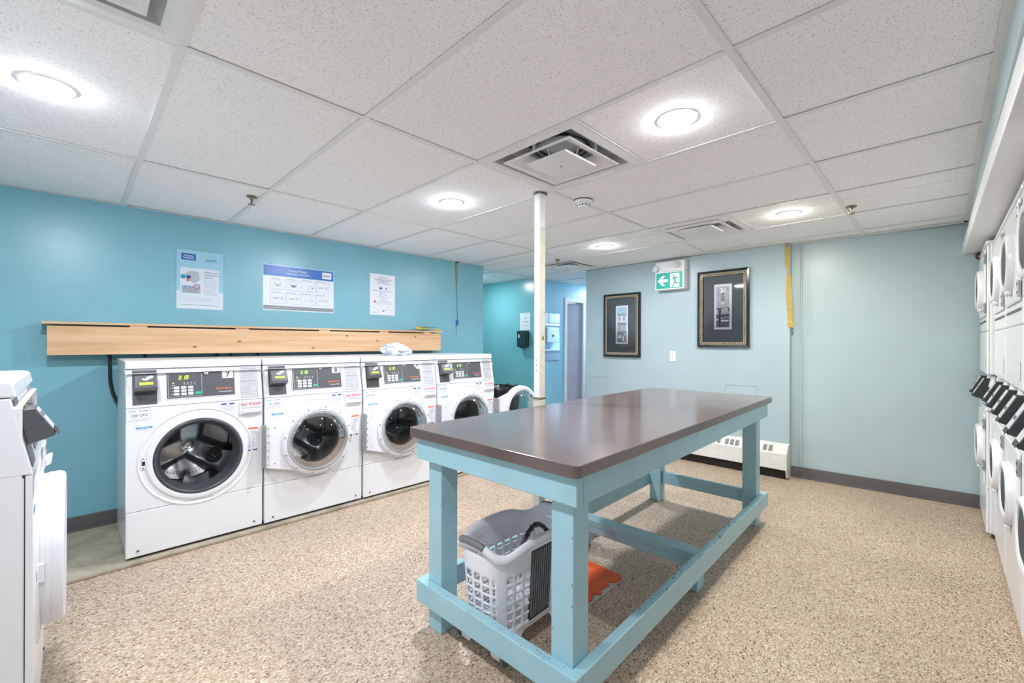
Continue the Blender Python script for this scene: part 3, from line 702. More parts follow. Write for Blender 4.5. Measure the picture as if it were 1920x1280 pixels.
def make_washer(label, number, code, pods=True, openness=180.0, num_style='square', lcd_on=True):
    t = thing('washing_machine', (0, 0, 0), label, 'washing machine', group='white front-loading washers')
    zt, zc, zf = 1.130, 0.868, 0.290; D = 0.66
    cx, cz = W / 2, 0.553
    g = 0.0022
    # cabinet shell
    b = MB()
    b.box(g + .0012, W - g - .0012, 0.018, D, 0.045, 1.06, white, 0.006)
    # cut-out is only needed in front of the drum: the shell's front face sits behind the panels
    b.bm.normal_update(); fr = [f for f in b.bm.faces if abs(f.normal.y) > 0.9 and f.calc_center_median().y < 0.1]
    bmesh.ops.delete(b.bm, geom=fr, context='FACES')
    for (x0, x1) in ((g + .003, 0.05), (W - 0.05, W - g - .003)): b.box(x0, x1, 0.0165, 0.05, 0.047, 0.86, white)
    b.box(0.05, W - 0.05, 0.02, 0.04, 0.05, 0.30, seam); b.box(0.05, W - 0.05, 0.02, 0.04, 0.83, 0.9, seam)
    b.build('cabinet', t)
    b = MB(); b.box(0.02, W - 0.02, 0.03, D - 0.03, 0.022, 0.047, black)
    for sx in (0.05, W - 0.05):
        for sy in (0.06, D - 0.06): b.lathe([(0.022, 0.022), (0.022, 0.045)], (sx, sy, 0), 2, black, 10)
    b.build('toe_base', t)
    # lower service panel
    b = MB(); b.box(g, W - g, 0, 0.016, 0.036, zf - 0.002, white, 0.005)
    for x in (0.055, W - 0.05): b.lathe([(0.006, 0.001), (0.006, -0.003), (0.0, -0.004)], (x, 0, 0.068), 1, seam, 10)
    b.build('lower_panel', t)
    # front panel with the porthole
    b = MB(); b.plate_hole(g, W - g, zf + 0.001, zc - 0.001, 0.0, cx, cz, 0.222, white, 72, 0.014)
    b.lathe([(0.302, 0.0005), (0.298, -0.004), (0.292, -0.004), (0.286, 0.0005)], (cx - 0.004, 0, cz), 1, white, 64, sx=0.96, sz=0.96)
    b.lathe([(0.258, -0.0005), (0.252, -0.007), (0.238, -0.010), (0.226, -0.008), (0.221, 0.002)], (cx, 0, cz), 1, white, 64)
    b.build('front_panel', t, ang=30)
    # gasket and drum
    b = MB(); b.lathe([(0.224, 0.000), (0.222, -0.010), (0.214, -0.013), (0.205, -0.006), (0.200, 0.02), (0.186, 0.045), (0.186, 0.08), (0.195, 0.085)], (cx, 0, cz), 1, gasket, 64); b.build('door_gasket', t, ang=60)
    b = MB(); b.lathe([(0.190, 0.080), (0.245, 0.095), (0.250, 0.11), (0.250, 0.47)], (cx, 0, cz), 1, drumm, 56)
    # back of the drum: three raised spokes between sunken lobes
    vs = []; fs = []; nr, na = 14, 72
    for i in range(nr + 1):
        r = 0.250 * i / nr
        for k in range(na):
            a = 2 * PI * k / na; u = (a - PI / 2 + R(6)) / (2 * PI / 3); u = abs(u - round(u)) * (2 * PI / 3)
            wsp = 0.045 + 0.02 * r / 0.25; dist = r * math.sin(min(u, PI / 2))
            lobe = min(1, max(0, (dist - wsp) / 0.030)); lobe = lobe * lobe * (3 - 2 * lobe)
            y = 0.400 + 0.060 * lobe * min(1, r / 0.06) - 0.015 * (1 - min(1, r / 0.05)) + (0.02 * (r / 0.25) ** 2)
            vs.append((cx + r * math.cos(a), y, cz + r * math.sin(a)))
    for i in range(nr):
        for k in range(na): fs.append((i * na + k, i * na + (k + 1) % na, (i + 1) * na + (k + 1) % na, (i + 1) * na + k))
    b._add(vs, fs, drumm, True)
    for i in range(26):
        a = -PI / 2 + R(-60 + i * 5); b.lathe([(0.004, 0.0), (0.0, -0.001)], (cx + 0.205 * math.cos(a), 0.447, cz + 0.205 * math.sin(a)), 1, seam, 6)
    for k in range(3):
        a = R(30 + 120 * k); b.T = Matrix.Translation((cx, 0, cz)) @ Matrix.Rotation(-a, 4, 'Y')
        b.prism([(0.255, -0.035), (0.205, -0.010), (0.205, 0.010), (0.255, 0.035)], 1, 0.12, 0.42, drumm, 0.006)
    b.T = Matrix.Identity(4)
    b.lathe([(0.030, -0.004), (0.024, -0.009), (0.0, -0.010)], (cx, 0.387, cz), 1, drumm, 24)
    b.build('drum', t, ang=60)
    b = MB(); b.tube([(cx + 0.11, 0.365, cz - 0.095), (cx + 0.125, 0.355, cz - 0.075), (cx + 0.145, 0.355, cz - 0.105), (cx + 0.17, 0.36, cz - 0.085)], 0.004, chrome, 6)
    b.lathe([(0.052, 0.43), (0.050, 0.372), (0.0, 0.370)], (cx + 0.140, 0, cz - 0.095), 1, black, 24); b.build('drum_valve', t)
    # latch plate
    b = MB(); b.box(0.066, 0.088, -0.0045, 0, cz - 0.035, cz + 0.035, white_pl, 0.003); b.box(0.070, 0.084, -0.0052, -0.004, cz - 0.012, cz + 0.012, black); b.disc((0.077, -0.0048, cz + 0.026), 1, 0.004, seam, 8); b.disc((0.077, -0.0048, cz - 0.026), 1, 0.004, seam, 8); b.build('latch_plate', t)
    # detergent drawer
    b = MB(); b.box(0.545, 0.680 - g, -0.006, 0.0, 0.768, 0.858, white_pl, 0.004); b.prism([(-0.006, 0.775), (-0.022, 0.784), (-0.024, 0.806), (-0.016, 0.808), (-0.006, 0.800)], 0, 0.560, 0.668, white_pl, 0.003)
    b.box(0.562, 0.666, -0.0068, -0.005, 0.809, 0.820, ductg)
    P = Print(b, (0.612, -0.006, 0.838), (1, 0, 0), (0, 0, 1), (0, -1, 0)); P.text('NO PODS!!', 0, 0, 0.020, red_ink, 1, True, 0.112)
    b.build('detergent_drawer', t)
    # console: wedge leaning back, with a thick lid above
    lean = 0.042
    b = MB(); b.prism([(0.0, zc + 0.001), (lean, 1.083), (0.10, 1.083), (0.10, zc + 0.001)], 0, g, W - g, white, 0.003); b.build('console', t)
    b = MB(); b.prism([(lean - 0.012, 1.086), (lean - 0.004, zt - 0.006), (lean + 0.012, zt), (D, zt), (D, 1.055), (0.10, 1.055), (0.10, 1.086)], 0, g * .6, W - g * .6, white, 0.005, 3); b.build('lid', t)
    # print on the console face
    T = Matrix(((1, 0, 0, 0), (0, math.cos(math.atan(lean / 0.215)), math.sin(math.atan(lean / 0.215)), 0), (0, -math.sin(math.atan(lean / 0.215)), math.cos(math.atan(lean / 0.215)), zc), (0, 0, 0, 1)))
    # face plane: local z runs up the slope, local -y leaves the face
    card_reader(t, 0.030, 0.138, 0.016, 0.212, T, hand=lcd_on)
    b = MB(); b.T = T
    b.box(0.174, 0.532, -0.003, 0, 0.034, 0.196, white_pl, 0.003)
    b.box(0.182, 0.524, -0.005, -0.002, 0.040, 0.190, panel_g, 0.001)
    P = Print(b, (0, -0.005, 0), (1, 0, 0), (0, 0, 1), (0, -1, 0))
    P.frame(0.188, 0.046, 0.352, 0.186, 0.002, silver, 1)
    seven_seg(P, '2.10', 0.238, 0.150, 0.022, led, 2); P.rect(0.275, 0.152, 0.320, 0.170, seam, 1)
    for i in range(4):
        P.rect(0.262 + i * 0.017, 0.124, 0.268 + i * 0.017, 0.130, lt_ink, 1); P.rect(0.260 + i * 0.017, 0.116, 0.270 + i * 0.017, 0.120, grey_ink, 1)
    P.circ(0.212, 0.128, 0.004, led, 1); P.rect(0.203, 0.112, 0.222, 0.118, grey_ink, 1)
    for r_ in range(3):
        for c in range(3):
            x = 0.215 + c * 0.034; z = 0.056 + r_ * 0.019; P.rect(x, z, x + 0.025, z + 0.014, paper, 1); P.greek(x + 0.003, x + 0.022, z + 0.007, 0.003, grey_ink, 2, r_ * 3 + c)
        P.circ(0.209, 0.063 + r_ * 0.019, 0.0025, led if r_ != 1 else lt_ink, 1)
        P.greek(0.194, 0.204, 0.063 + r_ * 0.019, 0.003, grey_ink, 1, r_)
    P.rect(0.318, 0.058, 0.346, 0.072, green_ink, 1)
    P.text('Speed Queen', 0.468, 0.083, 0.016, orange_ink, 1, True, 0.088); P.text('Commercial Washer', 0.474, 0.063, 0.010, paper, 1, False, 0.076)
    if number:
        if num_style == 'square': P.rect(0.458, 0.146, 0.518, 0.190, paper, 1); P.text(number, 0.488, 0.168, 0.034, ink, 2, True)
        else: P.pg([(0.462, 0.189), (0.520, 0.189), (0.520, 0.150), (0.498, 0.148)], paper, 1); P.text(number, 0.500, 0.172, 0.030, ink, 2, True)
    b.build('control_panel', t)
    b = MB(); b.T = T; b.lathe([(0.012, 0.0), (0.012, -0.007), (0.008, -0.009), (0.0, -0.009)], (0.374, -0.004, 0.180), 1, chrome, 20); b.box(0.3725, 0.3755, -0.0142, -0.012, 0.172, 0.188, seam); b.build('lock', t)
    b = MB(); b.T = T; b.box(0.556, 0.657, -0.002, 0, 0.012, 0.212, silver, 0.001)
    P = Print(b, (0, -0.002, 0), (1, 0, 0), (0, 0, 1), (0, -1, 0)); P.frame(0.558, 0.014, 0.655, 0.210, 0.0012, grey_ink, 1)
    P.rect(0.562, 0.198, 0.650, 0.203, grey_ink, 1); P.rect(0.562, 0.118, 0.650, 0.123, grey_ink, 1)
    for i in range(15):
        z = 0.190 - i * 0.011
        if abs(z - 0.12) > 0.006: P.greek(0.566, 0.566 + (0.05 if i > 9 else 0.078), z, 0.0026, grey_ink, 1, i + 50)
    P.frame(0.622, 0.028, 0.650, 0.066, 0.001, grey_ink, 1); P.line(0.622, 0.047, 0.650, 0.047, 0.001, grey_ink, 1)
    b.build('instruction_plate', t)
    # stickers on the front
    def stk():
        q = MB(); return q, Print(q, (0, 0, 0), (1, 0, 0), (0, 0, 1), (0, -1, 0))
    b, P = stk()
    P.rect(0.004, 0.797, 0.108, 0.862, silver, 1); P.rect(0.006, 0.799, 0.106, 0.860, paper, 2)
    P.text('sparkle', 0.028, 0.851, 0.010, cyan_ink, 3, True); P.greek(0.058, 0.100, 0.851, 0.005, grey_ink, 3, 1); P.text(code, 0.060, 0.827, 0.015, ink, 3, False, 0.070)
    P.greek(0.03, 0.09, 0.812, 0.003, lt_ink, 3, 2); P.greek(0.02, 0.098, 0.805, 0.003, lt_ink, 3, 3)
    b.build('code_sticker', t); b, P = stk()
    P.rect(0.044, 0.738, 0.116, 0.760, paper, 1); P.rect(0.044, 0.750, 0.116, 0.760, cyan_ink, 2); P.greek(0.05, 0.11, 0.744, 0.004, lt_ink, 2, 4); P.greek(0.056, 0.104, 0.755, 0.003, paper, 3, 8)
    b.build('blue_sticker', t); b, P = stk()
    P.rect(0.446, 0.804, 0.521, 0.856, paper, 1); P.rect(0.448, 0.846, 0.476, 0.855, navy_ink, 2); P.rect(0.492, 0.846, 0.519, 0.855, navy_ink, 2)
    for i in range(5): P.greek(0.450, 0.516, 0.838 - i * 0.007, 0.0028, lt_ink if i % 2 else grey_ink, 2, 10 + i)
    b.build('care_sticker', t); b, P = stk()
    if True:
        P.rect(0.593, 0.520, 0.654, 0.684, paper, 1); P.rect(0.593, 0.672, 0.654, 0.684, orange_ink, 2)
        for i in range(16): P.greek(0.598, 0.630 if i > 4 else 0.648, 0.662 - i * 0.007, 0.003, grey_ink if i % 3 else lt_ink, 2, 20 + i)
        P.rect(0.597, 0.533, 0.650, 0.541, navy_ink, 2)
    b.build('warning_sticker', t)
    dr = make_door(t, 0.677, cz)
    dr.rotation_euler = (0, 0, R(openness))
    hd = 0.080 if openness > 90 else 0.032
    if openness > 90: dr.location = (0.686, -0.072, 0)
    b = MB(); b.box(0.6755, 0.6815, -hd, 0.0, cz - 0.14, cz + 0.14, zinc, 0.001)
    for z in (-0.11, -0.055, 0, 0.055, 0.11): b.disc((0.6752, -hd + 0.02, cz + z), 0, 0.004, seam, 8)
    b.build('hinge_bracket', t)
    return t
washers = [('white washer numbered 7 at the left end of the row, its drum open to view', '7', '330-GPG', 'square'),
           ('white washer numbered 8, second in the row under the wooden box', '8', '331-GPG', 'square'),
           ('white washer numbered 9 on a slanted tag, cloth bundle on top', '9', '332-GPG', 'tag'),
           ('white washer without a number tag, fourth in the row beside the black-bagged bin', None, '333-GPG', 'square')]
for i, (lab, num, code, st) in enumerate(washers):
    t = make_washer(lab, num, code, num_style=st); t.location = (-3.197 + i * 0.008, 0.203 + i * 0.6885, 0); t.rotation_euler = (0, 0, PI / 2)
t = make_washer('white washer with its door shut, seen side-on at the left edge of the photo', None, '329-GPG', openness=0, lcd_on=False)
t.location = (-1.80, -0.078, 0); t.rotation_euler = (0, 0, PI)
index_kids()
wsh = t
b = MB()   # raised pressing on the near side of that cabinet and a label on its door rim
b.prism([(0.12, 0.10), (0.60, 0.10), (0.66, 0.16), (0.66, 0.72), (0.60, 0.80), (0.18, 0.80), (0.12, 0.72)], 0, -0.003, 0.004, white, 0.002)
b.build('side_pressing', wsh)

# ------------------------------------------------------------------ wooden cord box above the washers
t = thing('wooden_cord_box', (-3.96, 0, 0), 'long pine board box fixed to the wall above the washers, hiding the cords', 'wooden box')
b = MB(); b.box(0.100, 0.118, -0.112, 2.790, 1.156, 1.336, woodm, 0.002)
for (y, z) in ((0.62, 1.205), (0.90, 1.245), (1.45, 1.19), (2.05, 1.255), (2.47, 1.30), (1.75, 1.30), (2.30, 1.22)):
    b.disc((0.1184, y, z), 0, 0.010, knotm, 10, 1.4, 0.8)
b.build('front_board', t)
b = MB(); b.box(0.004, 0.126, -0.135, 2.800, 1.347, 1.362, woodm, 0.002); b.build('top_board', t)
for y in (0.31, 0.92, 1.55, 2.12, 2.62):
    b = MB(); b.box(0.100, 0.117, y - 0.045, y + 0.045, 1.336, 1.347, woodm); b.build('spacer_block', t)
for y in (-0.10, 2.76):
    b = MB(); b.box(0.004, 0.100, y, y + 0.018, 1.16, 1.336, woodm, 0.001); b.build('end_board', t)
# cords dropping behind the machines
def cord(name, pts, r, label, m=black):
    b = MB(); P = []
    n = len(pts)
    for i in range(n - 1):
        p0 = Vector(pts[max(i - 1, 0)]); p1 = Vector(pts[i]); p2 = Vector(pts[i + 1]); p3 = Vector(pts[min(i + 2, n - 1)])
        for k in range(6):
            u = k / 6; P.append(0.5 * ((2 * p1) + (-p0 + p2) * u + (2 * p0 - 5 * p1 + 4 * p2 - p3) * u * u + (-p0 + 3 * p1 - 3 * p2 + p3) * u ** 3))
    P.append(Vector(pts[-1])); b.tube(P, r, m, 8)
    return tag(b.build(name), label, 'cord', 'power cords behind the washers')
cord('power_cord', [(-3.935, 0.175, 1.30), (-3.93, 0.172, 1.10), (-3.92, 0.178, 0.95), (-3.905, 0.21, 0.84), (-3.90, 0.30, 0.70)], 0.010, 'long black power cord looping down the bare wall left of washer 7')
for y, lab in ((0.34, 'thin black cord just right of the long looping cord'), (0.76, 'black cord between the middle and right end of washer 7'), (0.85, 'black cord close beside another above the right end of washer 7'), (1.04, 'black cord above the left end of washer 8'), (2.18, 'black cord right of the white cloth bundle')):
    cord('power_cord', [(-3.935, y, 1.30), (-3.93, y + 0.01, 1.16), (-3.92, y + 0.02, 1.02), (-3.90, y + 0.05, 0.85)], 0.008, lab)

# bundle of cloth on washer 9
b = MB(); vs = []; fs = []; nu, nv = 48, 24
for i in range(nv + 1):
    ph = PI * i / nv
    for k in range(nu):
        a = 2 * PI * k / nu; d = Vector((math.sin(ph) * math.cos(a), math.sin(ph) * math.sin(a), math.cos(ph)))
        f = 1 + 0.20 * noise.noise(d * 2.1 + Vector((3, 1, 7))) + 0.24 * noise.ridged_multi_fractal(d * 2.0 + Vector((5, 2, 1)), 0.9, 2.0, 3, 1.0, 2.0) - 0.24
        z = d.z * 0.058 * f; x = d.x * 0.095 * f; y = d.y * 0.120 * f * (1.0 + 0.22 * (d.y > 0) * (d.z < 0.2))
        vs.append((x, y, max(z, -0.040) + 0.040))
for i in range(nv):
    for k in range(nu): fs.append((i * nu + k, i * nu + (k + 1) % nu, (i + 1) * nu + (k + 1) % nu, (i + 1) * nu + k))
b._add(vs, fs, cloth, True)
bmesh.ops.remove_doubles(b.bm, verts=b.bm.verts[:], dist=1e-5)
tag(b.build('cloth_bundle', None, (-3.35, 1.955, 1.131), ang=60, recalc=True), 'crumpled white cloth left in a bundle on top of washer 9', 'cloth')
# yellow card on the box
b = MB(); b.T = Matrix.Translation((-3.868, 2.64, 1.380)) @ Matrix.Rotation(R(14), 4, 'Y') @ Matrix.Rotation(R(4), 4, 'Z')
N_ = 12; pv = []; 
def yz(i): u = i / N_; return (-0.15 + 0.30 * u, 0.012 * math.sin(u * 5.5) + 0.010)
for i in range(N_):
    (y0, z0), (y1, z1) = yz(i), yz(i + 1)
    k0, k1 = 0.045 - 0.02 * abs(i / N_ - .4), 0.045 - 0.02 * abs((i + 1) / N_ - .4)
    b.poly([(-k0, y0, z0), (k0 + .01, y0 + .01, z0 - .004), (k1 + .01, y1 + .01, z1 - .004), (-k1, y1, z1)], yellowp)
    b.poly([(-k0, y0, z0 - .002), (k0 + .01, y0 + .01, z0 - .006), (k1 + .01, y1 + .01, z1 - .006), (-k1, y1, z1 - .002)], yellowp)
b.text('Caution', (0.0, 0.0, 0.0235), (0, 1, 0), (-1, 0, 0.05), 0.050, ink, True, 0.20)
tag(b.build('yellow_card'), 'curled yellow card with black lettering lying on the right end of the wooden box', 'sign')

# ------------------------------------------------------------------ notices on the left wall
def poster(name, y0, y1, z0, z1, label, draw, base=paper):
    b = MB(); b.box(-3.9595, -3.9565, y0, y1, z0, z1, base)
    P = Print(b, (-3.9565, y0, z0), (0, 1, 0), (0, 0, 1), (1, 0, 0)); draw(P, y1 - y0, z1 - z0, b)
    return tag(b.build(name), label, 'notice', 'notices on the teal wall')
def d1(P, w_, h, b):
    P.rect(0.022, 0.03, w_ - 0.03, h * 0.70, paper, 1); P.rect(0.0, 0.0, w_, h * .30, paper, 0.5)
    P.rect(0.03, h * .83, 0.115, h * .94, navy_ink, 1); P.rect(0.034, h * .84, 0.110, h * .93, blue_ink, 2)
    P.text('Attention', 0.072, h * .905, 0.014, paper, 3, True, .060); P.text('Residents', 0.072, h * .868, 0.014, paper, 3, True, .064)
    P.text('sparkle', w_ - 0.08, h * .855, 0.026, cyan_ink, 2, True, .075)
    P.text('Please do not', w_ - 0.078, h * .645, 0.014, grey_ink, 2, True, .085); P.text('overload the', w_ - 0.080, h * .600, 0.014, grey_ink, 2, True, .082); P.text('machines!', w_ - 0.092, h * .555, 0.013, grey_ink, 2, True, .060)
    P.pg([(0.05, h * .60), (0.085, h * .65), (0.135, h * .64), (0.14, h * .50), (0.105, h * .44), (0.07, h * .49)], lt_ink, 2)
    P.circ(0.040, h * .545, 0.016, cyan_ink, 3); P.circ(0.072, h * .54, 0.014, navy_ink, 3); P.rect(0.060, h * .47, 0.078, h * .52, orange_ink, 4)
    P.rect(0.03, h * .27, 0.145, h * .40, lt_ink, 2); P.circ(0.122, h * .385, 0.019, red_ink, 3); P.circ(0.122, h * .385, 0.015, lt_ink, 4)
    for i in range(4): P.greek(0.04, 0.10 if i == 0 else 0.135, h * (.37 - .028 * i), 0.005, blue_ink if i == 0 else grey_ink, 3, i)
    for i in range(11): P.greek(0.165, w_ - 0.04, h * (.51 - .026 * i), 0.0035, lt_ink, 2, i + 30)
    P.frame(0.022, h * .13, w_ - 0.022, h * .20, 0.001, lt_ink, 2); P.greek(0.06, w_ - 0.06, h * .165, 0.004, lt_ink, 2, 5); P.greek(0.03, w_ - 0.03, h * .07, 0.0035, grey_ink, 2, 6)
    b.poly([(-3.953, P.o.y, P.o.z), (-3.953, P.o.y + w_, P.o.z), (-3.953, P.o.y + w_, P.o.z + h), (-3.953, P.o.y, P.o.z + h)], film)
poster('wall_notice', 0.527, 0.817, 1.484, 1.918, 'portrait laminated notice with a pale blue header, leftmost on the teal wall above washer 7', d1, paper_b)
def d2(P, w_, h, b):
    P.rect(0.004, h * .76, w_ - 0.004, h - 0.004, blue_ink, 1); P.rect(0.004, 0.008, w_ - 0.004, 0.040, grey_ink, 1); P.greek(0.02, .22, 0.024, 0.004, lt_ink, 2, 9)
    P.text('Frontload Washer', w_ * .47, h * .905, 0.019, paper, 2, False, .150); P.text('Operating Instructions', w_ * .47, h * .835, 0.021, paper, 2, False, .200)
    P.rect(w_ - .105, h * .80, w_ - .022, h * .95, paper, 2); P.text('sparkle', w_ - .064, h * .87, 0.018, navy_ink, 3, True, .066)
    for r_ in range(2):
        for c in range(4):
            x = 0.058 + c * 0.124; z = h * (.46 if r_ == 0 else .155)
            P.frame(x, z, x + .112, z + .088, 0.0014, grey_ink, 1); P.text(str(r_ * 4 + c + 1), x - .001, z + .097, .010, grey_ink, 2, True); P.greek(x + .008, x + .075, z + .096, .004, grey_ink, 2, c + r_ * 7)
            if r_ == 0 and c < 2: P.rect(x + .02, z + .004, x + .09, z + .082, paper_b if 0 else lt_ink, 1); P.rect(x + .022, z + .006, x + .088, z + .080, paper, 2); P.ring(x + .055, z + .052, .025, .002, grey_ink, 3); P.pg([(x + .055 + .022 * math.cos(PI + PI * q / 8), z + .050 + .022 * math.sin(PI + PI * q / 8)) for q in range(9)], grey_ink if c else lt_ink, 3)
            elif r_ == 0 and c == 2: P.frame(x + .055, z + .004, x + .085, z + .05, .0012, grey_ink, 2); P.line(x + .02, z + .022, x + .06, z + .022, .002, grey_ink, 2); P.circ(x + .09, z + .036, .007, grey_ink, 2)
            elif r_ == 1 and c == 2: P.line(x + .045, z + .02, x + .066, z + .062, .0015, grey_ink, 2); P.circ(x + .03, z + .04, .006, lt_ink, 2); P.rect(x + .07, z + .030, x + .095, z + .042, lt_ink, 2)
            else: P.greek(x + .018, x + .072, z + .045, .011, lt_ink, 2, c + 3 * r_ + 2); P.rect(x + .080, z + .036, x + .095, z + .056, lt_ink, 2)
poster('wall_notice', 1.092, 1.676, 1.505, 1.884, 'wide landscape notice with a blue header and eight small diagrams', d2)
def d3(P, w_, h, b):
    P.text('IMPORTANT', w_ * .5, h * .915, 0.012, grey_ink, 1, True, .085)
    for i, (a, c) in enumerate(((.18, .86), (.25, .80), (.32, .72), (.18, .86))): P.greek(w_ * a, w_ * c, h * (.87 - .035 * i), .006 if i < 3 else .003, grey_ink, 1, i)
    P.circ(w_ * .42, h * .655, .013, blue_ink, 1, 20, 1.3); P.circ(w_ * .64, h * .655, .010, grey_ink, 1)
    P.greek(w_ * .1, w_ * .9, h * .59, .0045, grey_ink, 1, 7); P.ring(w_ * .42, h * .52, .018, .002, grey_ink, 1); P.circ(w_ * .42, h * .52, .006, grey_ink, 1); P.ring(w_ * .60, h * .52, .018, .002, grey_ink, 1); P.line(w_ * .55, h * .55, w_ * .65, h * .49, .002, grey_ink, 1)
    P.greek(w_ * .25, w_ * .8, h * .455, .0045, lt_ink, 1, 8)
    for i in range(4): P.greek(w_ * .4, w_ * .62, h * (.42 - .02 * i), .003, lt_ink, 1, i)
    P.circ(w_ * .19, h * .325, .011, red_ink, 1); P.greek(w_ * .28, w_ * .86, h * .335, .004, lt_ink, 1, 3); P.greek(w_ * .28, w_ * .86, h * .31, .004, lt_ink, 1, 4); P.greek(w_ * .2, w_ * .86, h * .275, .004, lt_ink, 1, 4)
    pts = [(0, .20), (.2, .165), (.38, .115), (.50, .085), (.56, .10), (.66, .16), (.8, .13), (1.0, .12)]
    for (a, c), (e, f) in zip(pts, pts[1:]): P.line(w_ * a, h * c, w_ * e, h * f, .004, lt_ink, 1)
    P.circ(w_ * .54, h * .105, .009, grey_ink, 1); P.text('sparkle', w_ * .17, h * .06, .012, grey_ink, 1, True, .050)
poster('wall_notice', 2.030, 2.302, 1.511, 1.915, 'narrow white notice with a red dot, rightmost on the teal wall', d3)
for dy in (-0.001,):
    pass

# hanging ribbons
def ribbon(name, pts, w_, m, axis, label, cat='ribbon'):
    b = MB()
    for (p, q, w0, w1) in [(pts[i][:3], pts[i + 1][:3], pts[i][3], pts[i + 1][3]) for i in range(len(pts) - 1)]:
        d = Vector((0, 1, 0)) if axis == 1 else Vector((1, 0, 0)); n = Vector((0.0008, 0, 0)) if axis == 1 else Vector((0, -0.0008, 0))
        p, q = Vector(p), Vector(q)
        for s_ in (-1, 1): b.poly([p - d * w0 / 2 + n * s_, p + d * w0 / 2 + n * s_, q + d * w1 / 2 + n * s_, q - d * w1 / 2 + n * s_], m)
    return b
b = ribbon('x', [(-3.950, 3.085, 2.155, .030), (-3.952, 3.088, 2.10, .026), (-3.948, 3.09, 2.0, .022), (-3.952, 3.092, 1.90, .010), (-3.95, 3.09, 1.86, .006)], 0, tan, 1, '')
t = thing('hanging_ribbon', (0, 0, 0), 'faded tan ribbon and thin cord with a blue tag hanging on the teal wall', 'ribbon')
b.build('ribbon', t)
b = MB(); b.tube([(-3.952, 3.09, 1.86), (-3.950, 3.094, 1.70), (-3.948, 3.098, 1.50)], 0.0025, panel_g, 6); b.build('cord', t)
b = MB(); b.box(-3.955, -3.943, 3.083, 3.111, 1.435, 1.50, blue_ink, 0.003); b.box(-3.952, -3.946, 3.092, 3.102, 1.34, 1.435, silver, 0.002); b.build('tag', t)
b = MB(); b.box(-3.958, -3.935, 3.080, 3.105, 2.150, 2.165, brown, 0.002); b.build('clip', t)
t = thing('hanging_ribbon', (0, 0, 0), 'long mustard yellow ribbon hanging at the outer corner of the pale back wall', 'ribbon')
b = ribbon('x', [(-1.022, 4.640, 2.140, .030), (-1.015, 4.638, 2.08, .045), (-1.014, 4.636, 1.98, .042), (-1.010, 4.634, 1.905, .010), (-1.006, 4.638, 1.86, .034), (-1.004, 4.640, 1.70, .046), (-0.997, 4.640, 1.55, .044), (-0.992, 4.640, 1.42, .040), (-0.985, 4.640, 1.39, .045)], 0, yellow, 0, '')
b.build('ribbon', t)
b = MB(); b.box(-1.035, -1.010, 4.630, 4.648, 2.135, 2.163, brass, 0.002); b.build('clip', t)

# ------------------------------------------------------------------ bin with black bag
t = thing('waste_bin', (-3.55, 3.33, 0), 'round bin lined with a shiny black bag at the end of the washer row', 'bin')
b = MB(); b.lathe([(0.0, 0.004), (0.20, 0.004), (0.205, 0.02), (0.245, 0.68), (0.255, 0.70), (0.255, 0.72), (0.24, 0.72), (0.235, 0.60), (0.0, 0.55)], (0, 0, 0), 2, cang, 36); b.build('bin_body', t)
b = MB(); vs = []; fs = []; prof = [(0.20, 0.60), (0.235, 0.70), (0.250, 0.745), (0.262, 0.755), (0.272, 0.735), (0.268, 0.68), (0.262, 0.60), (0.262, 0.52), (0.256, 0.47)]; na = 90
for i, (r, z) in enumerate(prof):
    for k in range(na):
        a = 2 * PI * k / na; q = noise.noise(Vector((math.cos(a) * 5, math.sin(a) * 5, z * 9))); q2 = noise.noise(Vector((math.cos(a) * 16, math.sin(a) * 16, z * 4)))
        rr_ = r + 0.010 * q + 0.008 * q2; zz = z + (0.016 * q + 0.012 * q2)
        vs.append((rr_ * math.cos(a), rr_ * math.sin(a), zz))
for i in range(len(prof) - 1):
    for k in range(na): fs.append((i * na + k, i * na + (k + 1) % na, (i + 1) * na + (k + 1) % na, (i + 1) * na + k))
b._add(vs, fs, bagm, True); b.build('bin_bag', t, ang=22)

# ------------------------------------------------------------------ folding table
t = thing('folding_table', (-1.244, 2.2206, 0), 'sky blue wooden work table with a dark brown laminate top', 'table', rotz=0.0284)
TW, TL, LW, LL = 0.8855, 2.3602, 0.7646, 2.2274
def rrect(w_, l, r, n=6):
    pts = []
    for cx_, cy_, a0 in ((w_ / 2 - r, l / 2 - r, 0), (-w_ / 2 + r, l / 2 - r, 90), (-w_ / 2 + r, -l / 2 + r, 180), (w_ / 2 - r, -l / 2 + r, 270)):
        for i in range(n + 1): a = R(a0 + 90 * i / n); pts.append((cx_ + r * math.cos(a), cy_ + r * math.sin(a)))
    return pts
b = MB(); b.prism(rrect(TW, TL, 0.022), 2, 0.833, 0.8725, topm, 0.0025); b.build('table_top', t)
b = MB(); 
for sx, sy in ((1, 1),): pass
ax, ay = LW / 2 + 0.038, LL / 2 + 0.038
def board(name, x0, x1, y0, y1, z0, z1, bev=0.004):
    b = MB(); b.box(x0, x1, y0, y1, z0, z1, table_p, bev); return b.build(name, t)
board('apron', -ax, ax, -ay, -ay + 0.038, 0.735, 0.833); board('apron', -ax, ax, ay - 0.038, ay, 0.735, 0.833)
board('apron', ax - 0.038, ax, -ay + 0.038, ay - 0.038, 0.735, 0.833); board('apron', -ax, -ax + 0.038, -ay + 0.038, ay - 0.038, 0.735, 0.833)
for sx in (-1, 1):
    for sy in (-1, 1):
        x0 = sx * LW / 2; y0 = sy * LL / 2; board('leg', x0 - sx * 0.089, x0, y0 - sy * 0.089, y0, 0.0, 0.833)
RZ0, RZ1 = 0.115, 0.208
board('rail', -ax, ax, -ay, -ay + 0.038, RZ0, RZ1)
